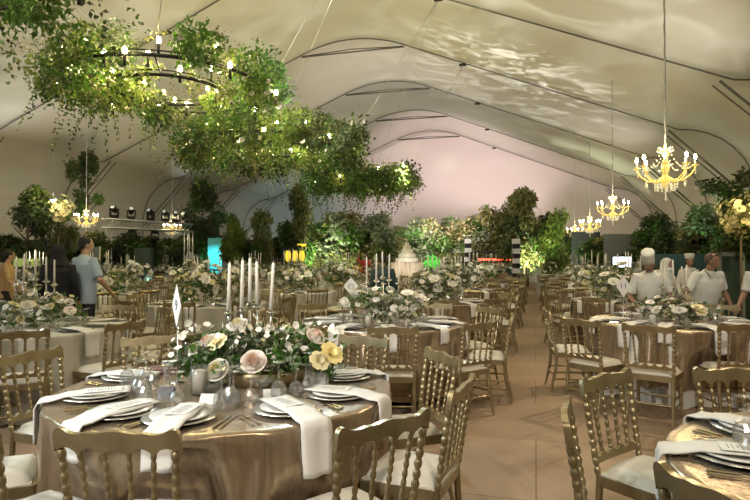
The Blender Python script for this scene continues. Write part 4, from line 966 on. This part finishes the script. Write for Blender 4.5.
for (px, Z, wd, h, lab) in ((446,24.6,.5,1.15,'white box-shaped plinth right of the green topiary'),(478,24.8,.9,.98,'low white plinth before the banded column'),(330,24.6,1.6,.98,'long cream counter before the broad olive tree'),(548,21.0,.7,.85,'cream plinth with flowers before the bright green tree'),(388,24.9,.5,.95,'small cream plinth left of the tall cake')):
    rt = empty('plinth', P(px, Z)+(0,), YAW); tag(rt, lab, 'plinth')
    m = M(); m.box((0,0,h/2), (wd,.5,h)); obj('body', m, IVORY, rt, smooth=False); m = M(); m.box((0,0,h+.015), (wd+.06,.56,.03)); obj('top', m, CARD, rt, smooth=False)
# hanging mass of blossoms on the plinth
def low_flowers(px, Z, z, r, lab):
    x, y = P(px, Z); o = copy_tree(CENT_FAR[px % 4]); o.location = (x,y,z); o.rotation_euler.z = px; o.scale = (r,r,r*.9); tag(o, lab, 'flower arrangement')
low_flowers(548, 21.0, .88, 1.3, 'pale flowers on the cream plinth before the bright green tree'); low_flowers(446, 24.6, 1.18, .9, 'flowers on the white plinth right of the green topiary')
m = M(); m.ell((0,0,0), (.12,.12,.12), 12); o = obj('globe_lamp', m, glow('globe', (.9,.95,1), 3)); o.location = P(53, 17.2)+(hz(202,17.2),); m = M(); m.tube([(0,0,.1),(0,0,1.9)], .008, 4); obj('cable', m, ALU, o); tag(o, 'round white globe lamp beside the tall dark tree', 'lamp')
# ------------------------------------------------------------------ people
SKIN = mat('skin', (.30,.17,.11), .5, sss=.1); SKIN2 = mat('skin_light', (.52,.33,.22), .5, sss=.1); HAIR = mat('hair', (.012,.010,.010), .5)
CHEF = mat('chef_white', (.66,.67,.63), .75, bump=(10,.4)); BLUE = mat('blue_shirt', (.36,.45,.56), .8, bump=(10,.4)); TROU = mat('dark_trousers', (.015,.018,.03), .8)
BLK = mat('black_cloth', (.004,.005,.009), .8, bump=(8,.4)); TAN = mat('tan_shirt', (.50,.33,.16), .8); TEAL = mat('dark_jacket', (.02,.05,.06), .7); RED = mat('red_cloth', (.5,.02,.03), .7)
EYE = mat('eye_white', (.8,.78,.74), .3); LIP = mat('lips', (.36,.13,.10), .5)
def remesh(o, vx, sm=4):
    r = o.modifiers.new('remesh', 'REMESH'); r.mode = 'VOXEL'; r.voxel_size = vx; r.use_smooth_shade = True
    s = o.modifiers.new('smooth', 'SMOOTH'); s.factor = .5; s.iterations = sm
def person(label, loc, rz, h=1.70, lean=0, arms=None, top=CHEF, legs=TROU, skin=SKIN, girth=1.0, head_turn=0, nod=0, hair='short', hat=None, sleeve='short', extras=(), long_skirt=False, curl=.5):
    rt = empty('person', loc, rz); k = h/1.72; tag(rt, label, 'person'); g = girth
    Lm = Matrix.Translation((0,0,.95)) @ Matrix.Rotation(-lean, 4, 'X') @ Matrix.Translation((0,0,-.95)); S = Matrix.Scale(k, 4)
    def U(p): return Lm @ Vector(p)
    body = M(); body.x = S @ Lm
    body.loft([((0,0,.86),.13*g,.10*g),((0,0,.95),.165*g,.12*g),((0,.005,1.08),.150*g,.115*g),((0,.01,1.22),.165*g,.12*g),((0,0,1.34),.18*g,.115*g),((0,-.01,1.42),.15,.085),((0,-.01,1.46),.07,.06),((0,.0,1.49),.055,.056),((0,.01,1.56),.052,.056)], 18)
    Hm = Lm @ Matrix.Translation((0,.01,1.52)) @ Matrix.Rotation(head_turn, 4, 'Z') @ Matrix.Rotation(-nod, 4, 'X'); body.x = S @ Hm
    body.ell((0,.0,.125), (.074,.092,.10), 20); body.ell((0,.022,.065), (.056,.066,.068), 16); body.ell((0,.012,.10), (.068,.078,.09), 16)
    body.ell((0,.092,.088), (.011,.016,.02), 10); body.ell((0,.10,.080), (.014,.013,.010), 10); body.ell((0,.088,.122), (.05,.012,.010), 10)
    for s in (-1,1): body.ell((s*.075,-.002,.095), (.010,.018,.028), 10)
    body.ell((0,.082,.045), (.024,.012,.012), 10)
    # arms: list of (shoulder, elbow, wrist) in upright local space
    arms = arms or {}; cl = M(); cl.x = S
    cuff = {}
    for s in (-1,1):
        d = arms.get(s, {}); sh = U((s*.175*max(1,g*.95),-.005,1.40)); el = U(d.get('e', (s*.25,-.03,1.13))); wr = U(d['w']) if 'w' in d else U((s*.26,.06,.89)); 
        body.x = S; body.tube([U((s*.12,0,1.39)), sh, sh.lerp(el,.4), el, el.lerp(wr,.25), el.lerp(wr,.75), wr], [.05,.056*g**.5,.046*g**.5,.038,.041*g**.4,.030,.026], 12)
        hd = (wr-el).normalized(); side = Vector((s,0,0)); dn = hd.cross(side).normalized()*(1 if s>0 else -1); side = dn.cross(hd).normalized()*(1 if s > 0 else -1); side = side if side.x*s > 0 else -side
        pm = wr+hd*.05; body.tube([wr-hd*.005, wr+hd*.03, wr+hd*.085], [.024,.028,.026], 10); body.ell(pm-side*.012, (.026,.026,.026), 8)
        dnv = Vector((0,0,-1)); dnv = (dnv-hd*dnv.dot(hd)); dnv = dnv.normalized() if dnv.length > .1 else Vector((0,1,0))
        for i, (off, L) in enumerate(((-.030,.070),(-.010,.080),(.010,.075),(.029,.058))):
            b0 = wr+hd*.075-side*off*-1; b1 = b0+hd*L*.5+dnv*L*.15*curl; b2 = b1+hd*L*.30+dnv*L*.35*curl; b3 = b2+hd*L*.18*(1-curl*.5)+dnv*L*.3*curl
            body.tube([b0-hd*.02, b0, b1, b2, b3], [.010,.0095,.009,.0085,.007], 8)
        t0 = wr+hd*.025-side*.022; t1 = t0+hd*.03-side*.022+dnv*.01; t2 = t1+hd*.03-side*.004+dnv*.012; body.tube([t0, t1, t2], [.013,.0105,.0085], 8)
        if sleeve == 'short': pts = [U((s*.10,0,1.38)), sh, sh.lerp(el,.45), sh.lerp(el,.86)]; rr = [.060,.066*g**.5,.059*g**.5,.060*g**.5]
        else: pts = [U((s*.10,0,1.38)), sh, sh.lerp(el,.5), el, el.lerp(wr,.5), el.lerp(wr,.92)]; rr = [.060,.065,.056,.050,.045,.040]
        cl.tube(pts, rr, 14)
    # legs
    body.x = S
    for s in (-1,1): body.tube([(s*.085,0,.90),(s*.092,.01,.72),(s*.095,.015,.50),(s*.095,-.01,.32),(s*.095,-.015,.08)], [.09*g**.5,.08,.055,.055,.04], 12); body.tube([(s*.095,-.04,.045),(s*.10,.05,.04),(s*.105,.15,.03)], [.042,.042,.03], 10)
    o = obj('body', body, skin, rt); remesh(o, .0085*k, 3)
    cl.x = S @ Lm
    hem = .78
    cl.loft([((0,.005,hem),.185*g,.145*g),((0,.005,.92),.182*g,.142*g),((0,.012,1.08),.170*g,.138*g),((0,.014,1.22),.183*g,.142*g),((0,.0,1.34),.197*g,.132*g),((0,-.01,1.42),.165,.10),((0,-.012,1.458),.085,.076),((0,-.008,1.485),.066,.068)], 20)
    o = obj('shirt' if top is not CHEF else 'chef_jacket', cl, top, rt); remesh(o, .012*k, 4)
    tm = M(); tm.x = S
    if long_skirt: tm.loft([((0,0,.02),.30,.27),((0,0,.4),.24,.21),((0,0,.8),.20,.16),((0,0,.98),.175,.14)], 20)
    else:
        for s in (-1,1): tm.tube([(s*.082,0,.93),(s*.09,.01,.72),(s*.095,.012,.50),(s*.095,-.01,.30),(s*.097,-.015,.06)], [.105*g**.5,.096,.078,.072,.068], 14)
        tm.loft([((0,0,.82),.15*g,.12*g),((0,0,.90),.178*g,.135*g),((0,0,.97),.172*g,.130*g)], 18)
    o = obj('skirt' if long_skirt else 'trousers', tm, legs, rt); remesh(o, .014*k, 4)
    fm = M(); fm.x = S
    for s in (-1,1): fm.tube([(s*.095,-.06,.045),(s*.10,.05,.045),(s*.107,.17,.035)], [.048,.048,.034], 10); 
    obj('shoes', fm, BLACK, rt)
    X = S @ Hm
    for s in (-1,1):
        m = M(); m.x = X; m.ell((s*.030,.083,.107), (.013,.008,.007), 8); e = obj('eye', m, EYE, rt); m = M(); m.x = X; m.ell((s*.030,.0895,.107), (.0055,.003,.0055), 8); obj('pupil', m, BLACK, e)
    m = M(); m.x = X; m.ell((0,.093,.050), (.022,.006,.006), 10); obj('mouth', m, LIP, rt)
    if hair == 'short':
        m = M(); m.x = X; m.ell((0,-.016,.140), (.083,.094,.098), 20); m.ell((0,-.045,.10), (.072,.06,.07), 16); hm_ = obj('hair', m, HAIR, rt); remesh(hm_, .010, 2)
    if hair == 'cropped':
        m = M(); m.x = X; m.ell((0,-.026,.134), (.079,.084,.092), 20); hm_ = obj('cropped_hair', m, mat('grey_stubble', (.10,.075,.06), .8), rt); remesh(hm_, .010, 2)
    if hair == 'scarf':
        m = M(); m.x = X; m.ell((0,-.025,.13), (.097,.105,.115), 20); m.loft([((0,-.02,-.10),.17,.13),((0,-.02,-.04),.13,.115),((0,-.02,.05),.10,.10),((0,-.025,.12),.095,.10)], 18); o = obj('head_scarf', m, hat or CHEF, rt); remesh(o, .012, 3)
    if hat == 'toque':
        m = M(); m.x = X; m.lathe([(.0,.15),(.083,.15),(.084,.22),(.086,.29),(.092,.335),(.090,.355),(.07,.365),(.0,.36)], n=28, axis=None)
        m.v = [(x, y, z) for x, y, z in m.v]; obj('tall_hat', m, CHEF, rt)
    if hat == 'cap':
        m = M(); m.x = X; m.lathe([(.0,.14),(.085,.14),(.090,.19),(.10,.24),(.08,.265),(.0,.265)], n=24); obj('cook_cap', m, CHEF, rt)
    if 'glasses' in extras:
        m = M(); m.x = X
        for s in (-1,1): m.tube([(s*.032+.022*math.cos(TAU*q/14), .104, .107+.016*math.sin(TAU*q/14)) for q in range(14)], .0028, 4, closed=True); m.tube([(s*.055,.103,.11),(s*.080,.05,.112),(s*.084,-.01,.108)], .0025, 4)
        m.tube([(-.01,.105,.11),(.01,.105,.11)], .0025, 4); obj('glasses', m, BLACK, rt)
    if 'shades' in extras:
        m = M(); m.x = X
        for s in (-1,1): m.ell((s*.034,.045,.215), (.030,.022,.014), 10); m.tube([(s*.06,.04,.21),(s*.085,-.02,.16)], .003, 4)
        obj('sunglasses_on_head', m, BLACK, rt)
    if 'mask' in extras:
        m = M(); m.x = X; m.ell((0,.055,.055), (.062,.058,.045), 18); o = obj('face_mask', m, mat('mask_white', (.75,.78,.80), .8), rt)
    if 'lanyard' in extras:
        m = M(); m.x = S @ Lm; m.tube([(-.085,-.01,1.475),(-.09,.06,1.455),(-.07,.135,1.36),(-.02,.165,1.20),(.02,.165,1.20),(.07,.135,1.36),(.09,.06,1.455),(.085,-.01,1.475)], .006, 5); o = obj('lanyard', m, BLACK, rt)
        m = M(); m.x = S @ Lm; m.box((0,.17,1.16), (.05,.006,.08)); obj('badge', m, DK, o, smooth=False)
    if 'collar' in extras:
        m = M(); m.x = S @ Lm
        for s in (-1,1): m.prism([(.0,1.46),(s*.05,1.49),(s*.085,1.45),(s*.035,1.40)], .008, lambda u,v,w2:(u,.085+w2+(1.49-v)*.45,v))
        obj('collar', m, top, rt, smooth=False)
    return rt
def face(px, Z, deg): return P(px, Z)+(0,), YAW+R(deg)   # deg: turn from facing away from the camera, + = to its left
# cooks
loc, rz = face(649, 7.75, 155); person('cook in white jacket and tall hat, bending over the table', loc, rz, 1.55, R(24), {-1:{'e':(-.30,.06,1.14),'w':(-.22,.34,1.02)},1:{'e':(.28,.10,1.12),'w':(.10,.36,1.02)}}, extras=('glasses',), hat='toque', hair='short', nod=R(22), head_turn=R(-10))
loc, rz = face(664, 8.35, 205); person('cook in white head scarf and face mask between the other cooks', loc, rz, 1.44, R(4), hair='scarf', extras=('mask',), nod=R(5), sleeve='long')
loc, rz = face(689, 10.6, 190); person('cook in small white cap standing behind the bald cook', loc, rz, 1.50, 0, hat='cap', sleeve='long', extras=('collar',))
loc, rz = face(701, 7.7, 198); person('cropped-haired cook in white short-sleeved shirt with black lanyard, reaching out', loc, rz, 1.54, R(16), {-1:{'e':(-.34,.03,1.16),'w':(-.28,.27,1.0)},1:{'e':(.40,.04,1.14),'w':(.50,.26,1.00)}}, girth=1.34, skin=SKIN, hair='cropped', extras=('shades','lanyard','collar'), head_turn=R(32), nod=R(-2))
loc, rz = face(766, 7.4, 120); person('person in white sleeve reaching a hand in at the right edge', loc, rz, 1.56, R(14), {-1:{'e':(-.2,.16,1.14),'w':(-.15,.42,1.04)},1:{'e':(.2,.15,1.14),'w':(.16,.42,1.04)}})
# guests at the left and centre
loc, rz = face(84, 8.4, -28); person('man in light blue short-sleeved shirt and dark trousers seen from behind', loc, rz, 1.76, R(2), {1:{'e':(.27,.06,1.13),'w':(.20,.28,.96)},-1:{'e':(-.25,.02,1.12),'w':(-.2,.2,.95)}}, top=BLUE, skin=SKIN2, girth=1.08, head_turn=R(-25))
loc, rz = face(59, 8.1, 5); person('woman in black dress and black head scarf seen from behind', loc, rz, 1.64, 0, {}, top=BLK, legs=BLK, hair='scarf', hat=BLK, sleeve='long', girth=1.12, long_skirt=True)
loc, rz = face(6, 10.5, -60); person('man in tan shirt standing at the left edge', loc, rz, 1.60, R(4), {1:{'e':(.28,.05,1.12),'w':(.25,.28,1.0)}}, top=TAN, skin=SKIN2, head_turn=R(10))
loc, rz = face(383, 10.2, 4); person('person in dark jacket with black hair at the centre of the hall', loc, rz, 1.52, R(3), {}, top=TEAL, sleeve='long', girth=1.1)
loc, rz = face(366, 23.5, 160); person('performer in red costume beside the person in the dark jacket', loc, rz, 1.62, 0, {1:{'e':(.36,.05,1.35),'w':(.30,.1,1.62)}}, top=RED, legs=RED, sleeve='long')
loc, rz = face(357, 23.5, 185); person('small performer in yellow and orange costume', loc, rz, 1.35, 0, {}, top=mat('orange_cloth', (.8,.32,.03), .6), legs=mat('yellow_cloth', (.8,.6,.08), .6))
